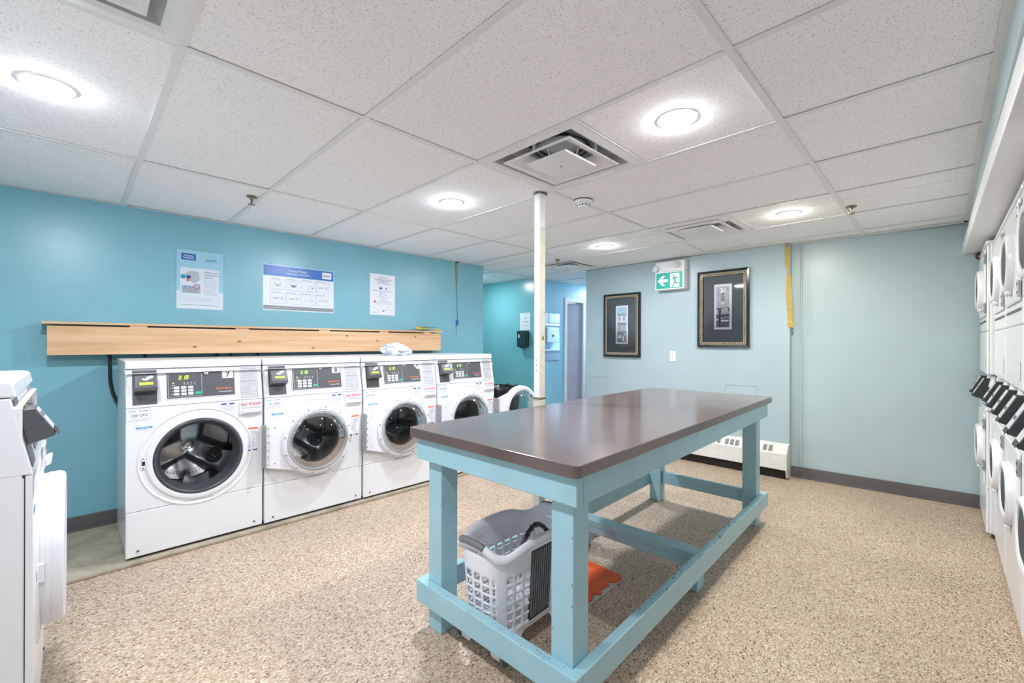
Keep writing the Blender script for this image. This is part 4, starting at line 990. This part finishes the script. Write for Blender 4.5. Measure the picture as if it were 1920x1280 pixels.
board('rail', ax - 0.038, ax, -ay + 0.038, ay + 0.02, RZ0, RZ1); board('rail', -ax, -ax + 0.038, -ay + 0.038, ay, RZ0, RZ1)
board('cross_rail', -LW / 2 + 0.089, LW / 2 - 0.089, LL / 2 - 0.060, LL / 2 - 0.022, 0.140, 0.228)
board('cross_rail', -ax + 0.038, ax - 0.038, -0.075, 0.014, 0.165, 0.203); board('cross_rail', -ax + 0.038, ax - 0.038, -0.075, -0.037, 0.128, 0.165)
for sx in (-1, 1): board('stub_leg', sx * LW / 2 - sx * 0.089, sx * LW / 2, -0.045, 0.044, 0.0, 0.165)
# chips of worn paint along the rails
b = MB(); r2 = random.Random(5)
wornm = mat('worn_paint_grime', (0.11, 0.20, 0.23, 1), 0.6, var=0.4, vscale=120)
for i in range(70):
    y = r2.uniform(-0.9, 0.9) * (0.5 + 0.5 * r2.random()); x = ax - 0.038 + r2.uniform(0.002, 0.034); s_ = r2.uniform(0.0012, 0.005)
    b.disc((x, y, RZ1 + 0.0005), 2, s_, wornm, 6, 0.7, r2.uniform(1, 3))
for i in range(40):
    x = r2.uniform(-0.4, 0.38); b.disc((x, -ay + r2.uniform(0.002, 0.034), RZ1 + 0.0005), 2, r2.uniform(0.001, 0.003), wornm, 6, r2.uniform(1, 3), 0.7)
for (x, z) in ((LW / 2, 0.47), (LW / 2, 0.40), (LW / 2, 0.62), (LW / 2 - 0.089 + 0.01, 0.3)): b.disc((x - 0.004, -LL / 2 - 0.0006, z), 1, 0.0025, wornm, 6, 1, 1.4)
for (x, z) in ((-LW / 2 + 0.085, 0.55), (-LW / 2 + 0.087, 0.44), (-LW / 2 + 0.086, 0.65)): b.disc((x, -LL / 2 - 0.0006, z), 1, 0.002, wornm, 6, 1, 1.8)
w_o = b.build('worn_spots', t); w_o['kind'] = 'stuff'

# ------------------------------------------------------------------ laundry hamper under the table
t = thing('laundry_hamper', (-1.322, 1.368, 0), 'pale grey perforated plastic laundry hamper with wheels under the near end of the table', 'laundry basket', rotz=R(1.5))
def ring_pt(a, w_, l, p=4.0):
    c, s_ = math.cos(a), math.sin(a); return (w_ * math.copysign(abs(c) ** (2 / p), c), l * math.copysign(abs(s_) ** (2 / p), s_))
def dims(z):  # half width, half length at height z
    u = z / 0.42; return 0.112 + 0.022 * u, 0.208 + 0.034 * u
NA = 156; zl = [0.085 + i * 0.0123 for i in range(27)]
b = MB(); vs = []; fs = []
# arc-length parametrised ring so that the holes are even
def ring(z, off=0.0):
    hw, hl = dims(z); hw += off; hl += off; raw = [ring_pt(2 * PI * i / 720, hw, hl) for i in range(721)]
    L_ = [0]
    for i in range(720): L_.append(L_[-1] + math.dist(raw[i], raw[i + 1]))
    out = []; j = 0
    for k in range(NA):
        q = L_[-1] * k / NA
        while L_[j + 1] < q: j += 1
        u = (q - L_[j]) / max(1e-9, L_[j + 1] - L_[j]); out.append((raw[j][0] + (raw[j + 1][0] - raw[j][0]) * u, raw[j][1] + (raw[j + 1][1] - raw[j][1]) * u))
    return out
rings = [ring(z) for z in zl]
for i, z in enumerate(zl):
    vs += [(p[0], p[1], z) for p in rings[i]]
def is_hole(i, k):
    if i < 2 or i > 18: return False
    if (i - 2) % 3 == 2: return False
    if k % 6 in (0, 5): return False
    # corners and the ribbed panel stay solid
    x, y = rings[10][k]; hw, hl = dims(zl[10])
    if abs(x) > hw * 0.66 and abs(y) > hl * 0.80: return False
    if x > hw * .8 and -0.055 < y < 0.075: return False
    return True
for i in range(len(zl) - 1):
    for k in range(NA):
        if is_hole(i, k): continue
        fs.append((i * NA + k, i * NA + (k + 1) % NA, (i + 1) * NA + (k + 1) % NA, (i + 1) * NA + k))
b._add(vs, fs, basketm, True)
bot = [(p[0], p[1], zl[0]) for p in rings[0]]; b.poly(bot, basketm)
o = b.build('basket_body', t, ang=40)
md = o.modifiers.new('solid', 'SOLIDIFY'); md.thickness = 0.003; md.offset = 0
# rolled rim, high at the ends, dipping along the sides
b = MB(); vs = []; fs = []; NR = 88
def rim_z(a): return 0.428 + 0.018 * math.cos(4 * a) + 0.016 * abs(math.sin(a)) ** 3
prof = [(-0.004, -0.052), (0.004, -0.040), (0.012, -0.034), (0.020, -0.030), (0.026, -0.014), (0.020, 0.002), (0.010, 0.006), (0.0, 0.0), (-0.004, -0.02)]
for k in range(NR):
    a = 2 * PI * k / NR
    for (o_, h_) in prof:
        hw, hl = dims(0.42); p = ring_pt(a, hw + o_, hl + o_, 3.4); vs.append((p[0], p[1], rim_z(a) + h_))
q = len(prof)
for k in range(NR):
    for j in range(q): fs.append((k * q + j, ((k + 1) % NR) * q + j, ((k + 1) % NR) * q + (j + 1) % q, k * q + (j + 1) % q))
b._add(vs, fs, basketm, True); b.build('rim', t, ang=70)
for s_ in (-1, 1):
    b = MB(); pts = []
    for i in range(13):
        a = -PI / 2 * s_ + R(-13 + 26 * i / 12); hw, hl = dims(0.42); p = ring_pt(a, hw + 0.020, hl + 0.020, 3.4); pts.append((p[0], p[1], rim_z(a) - 0.006))
    b.tube(pts, 0.0145, basketg, 12); b.build('grip', t)
# carrying handle on the far side and ribbed panel
b = MB(); pts = []
for i in range(15):
    u = i / 14; y = -0.085 + 0.17 * u; pts.append((dims(0.42)[0] - 0.026, y, 0.418 + 0.058 * math.sin(PI * u)))
b.tube(pts, 0.009, black, 10)
for i in range(1, 14, 2): b.box(pts[i][0] - 0.0105, pts[i][0] + 0.0105, pts[i][1] - 0.002, pts[i][1] + 0.002, pts[i][2] - 0.0095, pts[i][2] + 0.0095, panel_g)
b.build('carry_handle', t)
b = MB()
for i in range(9):
    y = -0.050 + 0.0138 * i; z0, z1 = 0.108, 0.385; x0, x1 = dims(z0)[0] * 0.995, dims(z1)[0] * 0.998
    b.prism([(x0 - .004, z0), (x0 + 0.007, z0 + .004), (x1 + 0.007, z1), (x1 - .004, z1)], 1, y, y + 0.0088, basketg, 0.002)
for i in range(1):
    b.prism([(dims(.1)[0] - .004, .1), (dims(.1)[0] + 0.002, .1), (dims(.39)[0] + 0.002, .39), (dims(.39)[0] - .004, .39)], 1, -0.055, 0.078, black)
b.build('ribbed_panel', t)
# plinth feet and wheels
b = MB()
for s_ in (-1, 1):
    b.prism([(-0.115, 0.10), (-0.115, 0.012), (-0.065, 0.012), (-0.04, 0.06), (0.04, 0.06), (0.065, 0.012), (0.115, 0.012), (0.115, 0.10)], 1, s_ * 0.212 - 0.004, s_ * 0.212 + 0.004, basketm, 0.002)
    b.prism([(-0.21, 0.10), (-0.21, 0.012), (-0.13, 0.012), (-0.08, 0.075), (0.08, 0.075), (0.13, 0.012), (0.21, 0.012), (0.21, 0.10)], 0, s_ * 0.112 - 0.004, s_ * 0.112 + 0.004, basketm, 0.002)
b.build('plinth', t)
for s_ in (-1, 1):
    b = MB(); b.lathe([(0.0, -0.010), (0.020, -0.010), (0.030, -0.008), (0.032, 0), (0.030, 0.008), (0.020, 0.010), (0.0, 0.010)], (s_ * 0.130, -0.198, 0.033), 0, cang, 24); b.build('wheel', t)

# orange sheet on the floor
b = MB()
pts = [(-1.56, 2.06), (-1.20, 2.045), (-1.185, 2.02), (-1.195, 1.965), (-1.225, 1.945), (-1.20, 1.915), (-1.215, 1.86), (-1.185, 1.83), (-1.215, 1.80), (-1.19, 1.75), (-1.20, 1.69), (-1.175, 1.655), (-1.21, 1.64), (-1.56, 1.66)]
b.prism([(x, y) for x, y in reversed(pts)], 2, 0.004, 0.011, orangep, 0.001)
b.box(-1.550, -1.180, 1.662, 2.05, 0.0005, 0.0042, ductg)
tag(b.build('orange_mat'), 'bright orange plastic tray with a jagged broken edge on the floor', 'plastic tray')

# ------------------------------------------------------------------ back wall: pictures, exit sign, outlet, heater
def picture(x0, x1, z0, z1, label, kind):
    Y = 4.65; t = thing('framed_picture', ((x0 + x1) / 2, Y, z0), label, 'picture', group='framed pictures on the back wall')
    w_, h = x1 - x0, z1 - z0; hw = w_ / 2
    b = MB(); f = 0.046
    def member(a, c, e, g_):  # outer a->c, inner e->g_
        d1 = 0.028; d2 = 0.018
        b.poly([(a[0], -d1, a[1]), (c[0], -d1, c[1]), (g_[0], -d2, g_[1]), (e[0], -d2, e[1])], blackf)
        b.poly([(a[0], 0, a[1]), (c[0], 0, c[1]), (c[0], -d1, c[1]), (a[0], -d1, a[1])], blackf)
        b.poly([(e[0], -d2, e[1]), (g_[0], -d2, g_[1]), (g_[0], -0.008, g_[1]), (e[0], -0.008, e[1])], blackf)
    O = [(-hw, 0), (hw, 0), (hw, h), (-hw, h)]; I = [(-hw + f, f), (hw - f, f), (hw - f, h - f), (-hw + f, h - f)]
    M_ = [(-hw + .012, .012), (hw - .012, .012), (hw - .012, h - .012), (-hw + .012, h - .012)]
    for i in range(4):
        j = (i + 1) % 4; member(O[i], O[j], I[i], I[j])
    b.build('frame', t)
    # rope moulding: slanting beads
    b = MB(); g0, g1 = f - 0.020, f + 0.006
    for (xa, za, xb, zb) in ((-hw + g0, g0, hw - g0, g0), (-hw + g0, h - g1, hw - g0, h - g1), (-hw + g0, g1, -hw + g0, h - g1), (hw - g1, g1, hw - g1, h - g1)):
        if za == zb: b.box(xa, xb, -0.025, -0.010, za, za + 0.026, blackf)
        else: b.box(xa, xa + 0.026, -0.025, -0.010, za, zb, blackf)
        L_ = (xb - xa) if za == zb else (zb - za); n = int(L_ / 0.0165)
        for i in range(n):
            u = (i + .2) * L_ / n
            if za == zb: b.tube([(xa + u, -0.026, za + 0.003), (xa + u + 0.011, -0.026, za + 0.023)], 0.0042, goldf, 5)
            else: b.tube([(xa + 0.003, -0.026, za + u), (xa + 0.023, -0.026, za + u + 0.011)], 0.0042, goldf, 5)
        for k_ in (0.0015, 0.0245):
            if za == zb: b.box(xa, xb, -0.0285, -0.022, za + k_ - .0015, za + k_ + .0015, goldf)
            else: b.box(xa + k_ - .0015, xa + k_ + .0015, -0.0285, -0.022, za, zb, goldf)
    b.build('rope_moulding', t)
    b = MB(); b.box(-hw + f - .01, hw - f + .01, -0.010, -0.004, f - .01, h - f + .01, matg); b.build('mat_board', t)
    b = MB(); pw, ph = (0.165, 0.46) if kind == 0 else (0.170, 0.46); zc = h * 0.50 + (0.005 if kind == 0 else .02)
    P = Print(b, (-pw / 2, -0.0105, zc - ph / 2), (1, 0, 0), (0, 0, 1), (0, -1, 0)); P.rect(0, 0, pw, ph, paper, 0)
    m_ = 0.022; r_ = random.Random(kind + 2)
    if kind == 0:
        P.rect(m_, m_, pw - m_, ph - m_, lt_ink, 1)
        P.rect(m_ + .01, ph - .10, pw / 2 - .006, ph - .03, paper_b, 2); P.rect(pw / 2 + .004, ph - .10, pw - m_ - .006, ph - .03, paper_b, 2); P.rect(m_, ph - .115, pw - m_, ph - .105, grey_ink, 2)
        P.rect(m_ + .004, ph - .20, pw - m_ - .004, ph - .12, paper, 2)
        for x in (m_ + .016, pw / 2 + .014): P.rect(x, ph - .178, x + .028, ph - .125, grey_ink, 3); P.rect(x + .004, ph - .17, x + .024, ph - .13, cyan_ink if 0 else lt_ink, 4)
        P.rect(m_, ph - .235, pw - m_, ph - .205, grey_ink, 2); P.greek(m_ + .01, pw - m_ - .01, ph - .22, .008, lt_ink, 3, 1)
        for i in range(12): P.pg([(m_ + .004 + i * .0098, ph - .305), (m_ + .009 + i * .0098, ph - .305), (m_ + .011 + i * .0092, ph - .24), (m_ + .006 + i * .0092, ph - .24)], paper if i % 2 else grey_ink, 3)
        P.rect(m_, m_, pw - m_, ph - .31, grey_ink, 2); P.rect(m_ + .012, .07, pw / 2 - .008, .105, paper, 3); P.rect(pw / 2 + .012, .035, pw / 2 + .03, .095, paper, 3); P.circ(pw - .045, .115, .016, lt_ink, 3)
    else:
        P.rect(m_, m_, pw - m_, ph - m_, lt_ink, 1)
        P.rect(pw * .36, ph - .10, pw * .64, ph - .04, paper, 2); P.rect(pw * .42, ph - .19, pw * .58, ph - .09, grey_ink, 2)
        for i in range(90): P.circ(r_.uniform(m_ + .004, pw - m_ - .004), r_.uniform(ph * .50, ph - m_ - .006), r_.uniform(.002, .006), r_.choice((grey_ink, paper, grey_ink, lt_ink)), 3, 7)
        P.rect(pw * .40, ph - .20, pw * .62, ph - .18, paper, 4)
        P.rect(m_, m_, pw - m_, .22, mat('print_plum', (0.13, 0.085, 0.12, 1), .5, var=.2, vscale=60), 2)
        for i in range(8): P.pg([(pw * .40 + i * .0098, .155), (pw * .40 + .005 + i * .0098, .155), (pw * .44 + .005 + i * .0076, .215), (pw * .44 + i * .0076, .215)], paper, 4)
        for i in range(3): P.pg([(m_ + i * .009, .155), (m_ + .005 + i * .009, .155), (m_ + .004 + i * .007, .205), (m_ + i * .007, .205)], paper, 4)
        P.rect(pw * .40, .080, pw - m_ - .008, .096, paper, 4)
        for i in range(9): P.circ(pw * .42 + i * .0085, .105 + r_.uniform(0, .022), .006, r_.choice((paper, lt_ink, grey_ink)), 5, 7)
        P.rect(pw * .30, m_, pw * .36, .20, ink, 4)
        P.circ(m_ + .010, .10, .010, paper, 4, 8)
    b.build('print', t)
    b = MB(); b.poly([(-hw + f, -0.014, f), (hw - f, -0.014, f), (hw - f, -0.014, h - f), (-hw + f, -0.014, h - f)], glass_p); b.build('picture_glass', t)
picture(-2.982, -2.490, 1.075, 1.836, 'left framed picture with a blue-grey shopfront print, near the corridor', 0)
picture(-1.832, -1.334, 1.200, 1.985, 'right framed picture with a plum shopfront print, next to the exit sign', 1)

t = thing('exit_sign', (-2.112, 4.65, 1.825), 'green and white running man exit sign with two emergency lamps on top', 'exit sign')
b = MB(); b.box(-0.165, 0.165, -0.085, 0, 0, 0.200, trimw, 0.006); b.build('sign_body', t)
b = MB(); P = Print(b, (-0.150, -0.0855, 0.014), (1, 0, 0), (0, 0, 1), (0, -1, 0)); gw, gh = 0.295, 0.172
P.rect(0, 0, gw, gh, green_exit, 0)
P.pg([(0.016, .086), (0.068, .140), (0.104, .140), (0.066, .103), (0.062, .100)], white_exit, 1); P.pg([(0.016, .086), (0.062, .100), (0.062, .072)], white_exit, 1); P.pg([(0.016, .086), (0.066, .069), (0.104, .032), (0.068, .032)], white_exit, 1); P.rect(0.058, .070, .132, .102, white_exit, 1)
P.rect(.160, .010, .262, .158, white_exit, 1); P.circ(.196, .138, .0105, green_exit, 2)
for a in ((.200, .118, .232, .110, .012), (.232, .112, .252, .090, .009), (.200, .118, .182, .092, .009), (.182, .092, .162, .094, .008), (.204, .118, .216, .070, .022), (.214, .072, .220, .052, .013), (.218, .052, .262, .050, .012), (.214, .072, .200, .040, .012), (.202, .042, .184, .014, .011), (.180, .014, .196, .010, .008)):
    P.line(*a, green_exit, 2)
P.rect(.262, .045, .274, .055, green_exit, 2)
b.build('sign_face', t)
b = MB(); b.box(-0.165, 0.165, -0.075, 0, 0.200, 0.312, trimw, 0.006); b.build('battery_box', t)
for x, s_ in ((-0.150, -1), (0.075, 1)):
    b = MB(); b.T = Matrix.Translation((x, -0.085, 0.235 if s_ < 0 else 0.265)) @ Matrix.Rotation(R(20 * s_), 4, 'Z')
    b.lathe([(0.0, -0.045), (0.022, -0.043), (0.034, -0.032), (0.036, -0.012), (0.026, 0.008), (0.012, 0.014)], (0, 0, 0), 1, white_pl, 24); b.lathe([(0.0, -0.047), (0.014, -0.046), (0.018, -0.044)], (0, 0, 0), 1, silver, 16)
    b.build('emergency_lamp', t)
t = thing('wall_outlet', (-2.107, 4.65, 1.04), 'white power outlet on the pale back wall below the exit sign', 'outlet')
b = MB(); b.box(-0.035, 0.035, -0.007, 0, 0, 0.115, white_pl, 0.003); b.build('cover_plate', t)
b = MB()
for z in (0.034, 0.080):
    b.box(-0.017, 0.017, -0.0085, -0.006, z - 0.014, z + 0.014, white_pl, 0.002)
    for x in (-0.006, 0.006): b.box(x - 0.0012, x + 0.0012, -0.0092, -0.008, z - 0.002, z + 0.009, seam)
    b.disc((0, -0.0088, z - 0.007), 1, 0.0028, seam, 8)
b.build('socket', t)

t = thing('baseboard_heater', (0, 0, 0), 'off-white baseboard heater with a row of slots, low on the back wall', 'heater')
hx0, hx1, Y = -2.6, -1.005, 4.65
b = MB(); b.prism([(Y, 0.315), (Y - 0.045, 0.300), (Y - 0.100, 0.232), (Y - 0.108, 0.090), (Y - 0.100, 0.085), (Y - 0.092, 0.228), (Y - 0.04, 0.290), (Y, 0.303)], 0, hx0, hx1, heaterw, 0.002); b.build('cover', t)
b = MB(); sl = Vector((0, -0.055, -0.068)).normalized(); up = -sl; nn = Vector((0, -up.z, up.y))
P = Print(b, (0, Y - 0.100, 0.232), (1, 0, 0), up, nn)
gm = mat('heater_slot_grey', (0.22, 0.22, 0.21, 1), 0.8, var=0.45, vscale=160)
x = hx0 + 0.05
i = 0
while x < hx1 - 0.10:
    P.rect(x, 0.014, x + 0.034, 0.078, gm, 1); x += 0.047; i += 1
    if i % 3 == 0: x += 0.028
b.build('slots', t)
b = MB(); b.prism([(Y, 0.318), (Y - 0.048, 0.303), (Y - 0.105, 0.235), (Y - 0.112, 0.085), (Y - 0.085, 0.012), (Y, 0.012)], 0, hx1 - 0.002, hx1 + 0.008, heaterw, 0.002)
for q in range(9): b.disc((hx1 + 0.0085, Y - 0.02 - 0.010 * q * (q % 3) * .5, 0.04 + 0.022 * q), 0, 0.006, brown, 6)
b.build('end_cap', t)
b = MB(); b.box(hx0, hx1, Y - 0.070, Y, 0.006, 0.24, heater_blk); b.tube([(hx0, Y - 0.05, 0.055), (hx1, Y - 0.05, 0.055)], 0.012, brown, 8); b.build('heating_core', t)

# ------------------------------------------------------------------ alcove and corridor details
t = thing('soap_dispenser', (-4.30, 4.62, 1.18), 'black wall dispenser below the paper sign in the teal alcove', 'dispenser')
b = MB(); b.box(-0.085, 0.085, -0.10, 0, 0, 0.235, mat('dark_green_black_plastic', (0.012, 0.035, 0.035, 1), .15, var=.1), 0.018, 3); b.build('housing', t)
b = MB(); b.box(-0.05, -0.02, -0.104, -0.098, 0.13, 0.18, silver, 0.004); b.box(-0.004, 0.0, -0.102, -0.098, 0.02, 0.22, seam); b.box(-0.04, 0.04, -0.08, -0.03, -0.012, 0.004, black, 0.004); b.build('window_strip', t)
b = MB(); b.box(-4.405, -4.205, 4.6165, 4.619, 1.425, 1.675, mat('grey_paper', (0.62, 0.66, 0.66, 1), .6, var=.03))
P = Print(b, (-4.405, 4.6165, 1.425), (1, 0, 0), (0, 0, 1), (0, -1, 0))
P.greek(.03, .12, .235, .006, grey_ink, 1, 1); P.greek(.08, .13, .175, .014, grey_ink, 1, 2); P.greek(.06, .15, .120, .014, grey_ink, 1, 3); P.greek(.04, .17, .07, .010, grey_ink, 1, 4)
tag(b.build('paper_sign'), 'grey paper sign taped above the black dispenser in the alcove', 'notice')
t = thing('wall_mirror', (-4.14, 5.008, 0.982), 'frameless wall mirror in the corridor behind the white pole', 'mirror')
b = MB(); b.box(0.004, 0.014, -0.188, 0.188, 0, 0.697, mirror_m); b.build('mirror_glass', t)
b = MB(); b.box(0.0, 0.006, -0.18, 0.18, 0.005, 0.69, seam)
for z in (-0.006, 0.696):
    for y in (-0.12, 0.12): b.box(0.0, 0.018, y - 0.012, y + 0.012, z, z + 0.010, chrome, 0.001)
b.build('mirror_clips', t)
# white box and grey cabinets added opposite the mirror to shape its reflection
t = thing('mirror_fill_box', (-3.262, 5.95, 1.25), 'white wall box added on the corridor side of the back wall for the mirror reflection', 'dispenser')
b = MB(); b.box(-0.12, 0, -0.16, 0.16, 0, 0.26, white_pl, 0.01); b.build('box', t)
b = MB(); b.box(-0.128, -0.118, -0.02, 0.02, 0.10, 0.14, seam, 0.003); b.build('box_lock', t)

t = thing('mirror_fill_cabinet', (-3.262, 5.90, 1.55), 'grey wall cabinet added opposite the corridor mirror to fill its reflection', 'cabinet')  # added so the upper part of the mirror reflects grey
b = MB(); b.box(-0.05, 0, -0.55, 0.55, 0.03, 0.45, doorm, 0.004); b.box(-0.056, 0, -0.56, 0.56, 0, 0.03, white_pl, 0.003); b.build('cabinet_body', t)
b = MB(); b.box(-0.056, -0.05, -0.53, -0.01, 0.05, 0.43, ductg, 0.003); b.box(-0.056, -0.05, 0.01, 0.53, 0.05, 0.43, ductg, 0.003); b.build('cabinet_doors', t)
t = thing('mirror_fill_low_cabinet', (-3.262, 5.90, 0.0), 'grey low cabinet added opposite the corridor mirror to fill its reflection', 'cabinet')  # added so the lower part of the mirror reflects grey
b = MB(); b.box(-0.10, 0, -0.55, 0.55, 0.005, 1.10, doorm, 0.004); b.box(-0.11, 0, -0.56, 0.56, 1.10, 1.13, white_pl, 0.003); b.build('cabinet_body', t)

# brown pipe stub beside the dryers
b = MB(); b.lathe([(0.0, -0.03), (0.016, -0.03), (0.022, -0.024), (0.022, 0.02)], (0, 0, 0), 1, brown, 18); b.lathe([(0.028, -0.012), (0.028, 0.0), (0.022, 0.0)], (0, 0, 0), 1, brown, 18)
tag(b.build('pipe_stub', None, (0.205, 4.815, 1.905)), 'rusty brown pipe end under the bulkhead in the far right corner', 'pipe')

# ------------------------------------------------------------------ stacked dryers (local like the washers)
def rr_path(w_, h, r, n=6):
    pts = []
    for cx_, cz_, a0 in ((w_ / 2 - r, h / 2 - r, 0), (-w_ / 2 + r, h / 2 - r, 90), (-w_ / 2 + r, -h / 2 + r, 180), (w_ / 2 - r, -h / 2 + r, 270)):
        for i in range(n + 1): a = R(a0 + 90 * i / n); pts.append((cx_ + r * math.cos(a), cz_ + r * math.sin(a)))
    return pts
def loft(b, rings, m):
    n = len(rings[0]); vs = [p for r_ in rings for p in r_]; fs = []
    for i in range(len(rings) - 1):
        for k in range(n): fs.append((i * n + k, i * n + (k + 1) % n, (i + 1) * n + (k + 1) % n, (i + 1) * n + k))
    b._add(vs, fs, m, True)
darkg = mat('dark_dryer_window', (0.03, 0.035, 0.04, 1), 0.5, var=0.2, vscale=6)
def make_stack(label):
    t = thing('stacked_dryer', (0, 0, 0), label, 'dryer', group='stacked white dryers along the right wall'); D = 0.70; g = 0.003
    def unit(z0, z1, dz, upper):
        b = MB(); b.box(g, W - g, 0.012, D, z0, z1, white, 0.008); b.build('cabinet', t)
        zs = z0 + 0.28
        b = MB(); b.box(g, W - g, 0, 0.014, z0 + (0.0 if upper else 0.004), zs - 0.002, white, 0.006); b.build('lower_panel', t)
        b = MB(); b.box(g, W - g, 0.0, 0.014, zs + 0.002, z1 - 0.028, white, 0.006)
        if upper: b.box(0.06, W - 0.06, -0.003, 0.002, zs + 0.060, zs + 0.072, seam, 0.001)
        b.build('front_panel', t)
        b = MB(); b.box(g - .002, W - g + .002, -0.006, D, z1 - 0.026, z1, white, 0.008); b.build('top_cap', t)
        # door
        cx = W / 2 - 0.02
        b = MB(); b.box(0.075, W - 0.045, -0.010, 0, zs + 0.10 if upper else zs + .02, z1 - 0.05, white, 0.008)
        P_ = lambda w_, h, r, y: [(cx + p[0], y, dz + p[1]) for p in rr_path(w_, h, r)]
        loft(b, [P_(0.36, 0.270, 0.125, -0.009), P_(0.356, 0.266, 0.124, -0.024), P_(0.345, 0.255, 0.120, -0.033), P_(0.315, 0.230, 0.108, -0.035), P_(0.295, 0.210, 0.100, -0.030), P_(0.285, 0.200, 0.095, -0.008)], white)
        b.lathe([(0.020, -0.012), (0.020, -0.026), (0.014, -0.030), (0, -0.030)], (cx + 0.06, 0, dz - 0.140), 1, white, 16, sx=1.6, sz=.7)
        o = b.build('door', t, ang=50)
        b = MB(); loft(b, [P_(0.288, 0.203, 0.096, -0.024), P_(0.25, 0.17, 0.08, -0.029), P_(0.15, 0.10, 0.045, -0.032), P_(0.002, 0.001, 0.0004, -0.033)], darkg); b.build('door_window', o, ang=60)
        for z in (zs + 0.15, z1 - 0.11):
            b = MB(); b.box(W - 0.052, W - 0.030, -0.014, -0.008, z - 0.035, z + 0.035, zinc, 0.002)
            for q in (-0.018, 0.018): b.box(W - 0.045, W - 0.037, -0.0155, -0.013, z + q - .006, z + q + .006, black)
            b.build('hinge', o)
    unit(0.03, 0.835, 0.545, False)
    unit(1.045, 1.905, 1.615, True)
    b = MB(); b.box(0.03, W - 0.03, 0.03, D - 0.02, 0.0, 0.03, black); b.build('toe_base', t)
    # console between the two units, leaning back
    b = MB(); b.prism([(0.004, 0.836), (0.050, 1.044), (D, 1.044), (D, 0.836)], 0, g, W - g, white, 0.004); b.build('console', t)
    sa = math.atan(0.046 / 0.208); T = Matrix(((1, 0, 0, 0), (0, math.cos(sa), math.sin(sa), 0.004), (0, -math.sin(sa), math.cos(sa), 0.836), (0, 0, 0, 1)))
    for x in (0.04, 0.37):
        card_reader(t, x, x + 0.115, 0.012, 0.200, T, hand=False, deep=0.068, below=0.078)
        b = MB(); b.T = T; b.box(x + 0.13, x + 0.255, -0.016, 0, 0.12, 0.20, white_pl, 0.006); b.prism([(-0.002, 0.02), (-0.012, 0.03), (-0.012, 0.10), (-0.002, 0.11)], 0, x + 0.13, x + 0.25, silver, 0.002); b.build('control_panel', t)
    b = MB(); P = Print(b, (0, 0, 0), (1, 0, 0), (0, 0, 1), (0, -1, 0)); P.rect(0.47, 1.08, 0.60, 1.165, silver, 1); P.rect(0.475, 1.085, 0.595, 1.160, paper, 2)
    for i in range(6): P.greek(0.482, 0.588, 1.150 - i * 0.011, 0.003, lt_ink, 3, i)
    b.build('sticker', t)
    return t
stack = make_stack('stacked white dryer in the far right corner, touching the pale wall')
stack.location = (0.203, 4.795, 0); stack.rotation_euler = (0, 0, -PI / 2)
index_kids()
for i, lab in enumerate(('second stacked white dryer from the pale wall, set back a little', 'third stacked white dryer from the pale wall', 'nearest stacked white dryer, cut off by the right edge of the photo')):
    c = copy_tree(stack); c.location = (0.236, 4.795 - 0.6885 * (i + 1), 0 if i < 3 else 0); c['label'] = lab
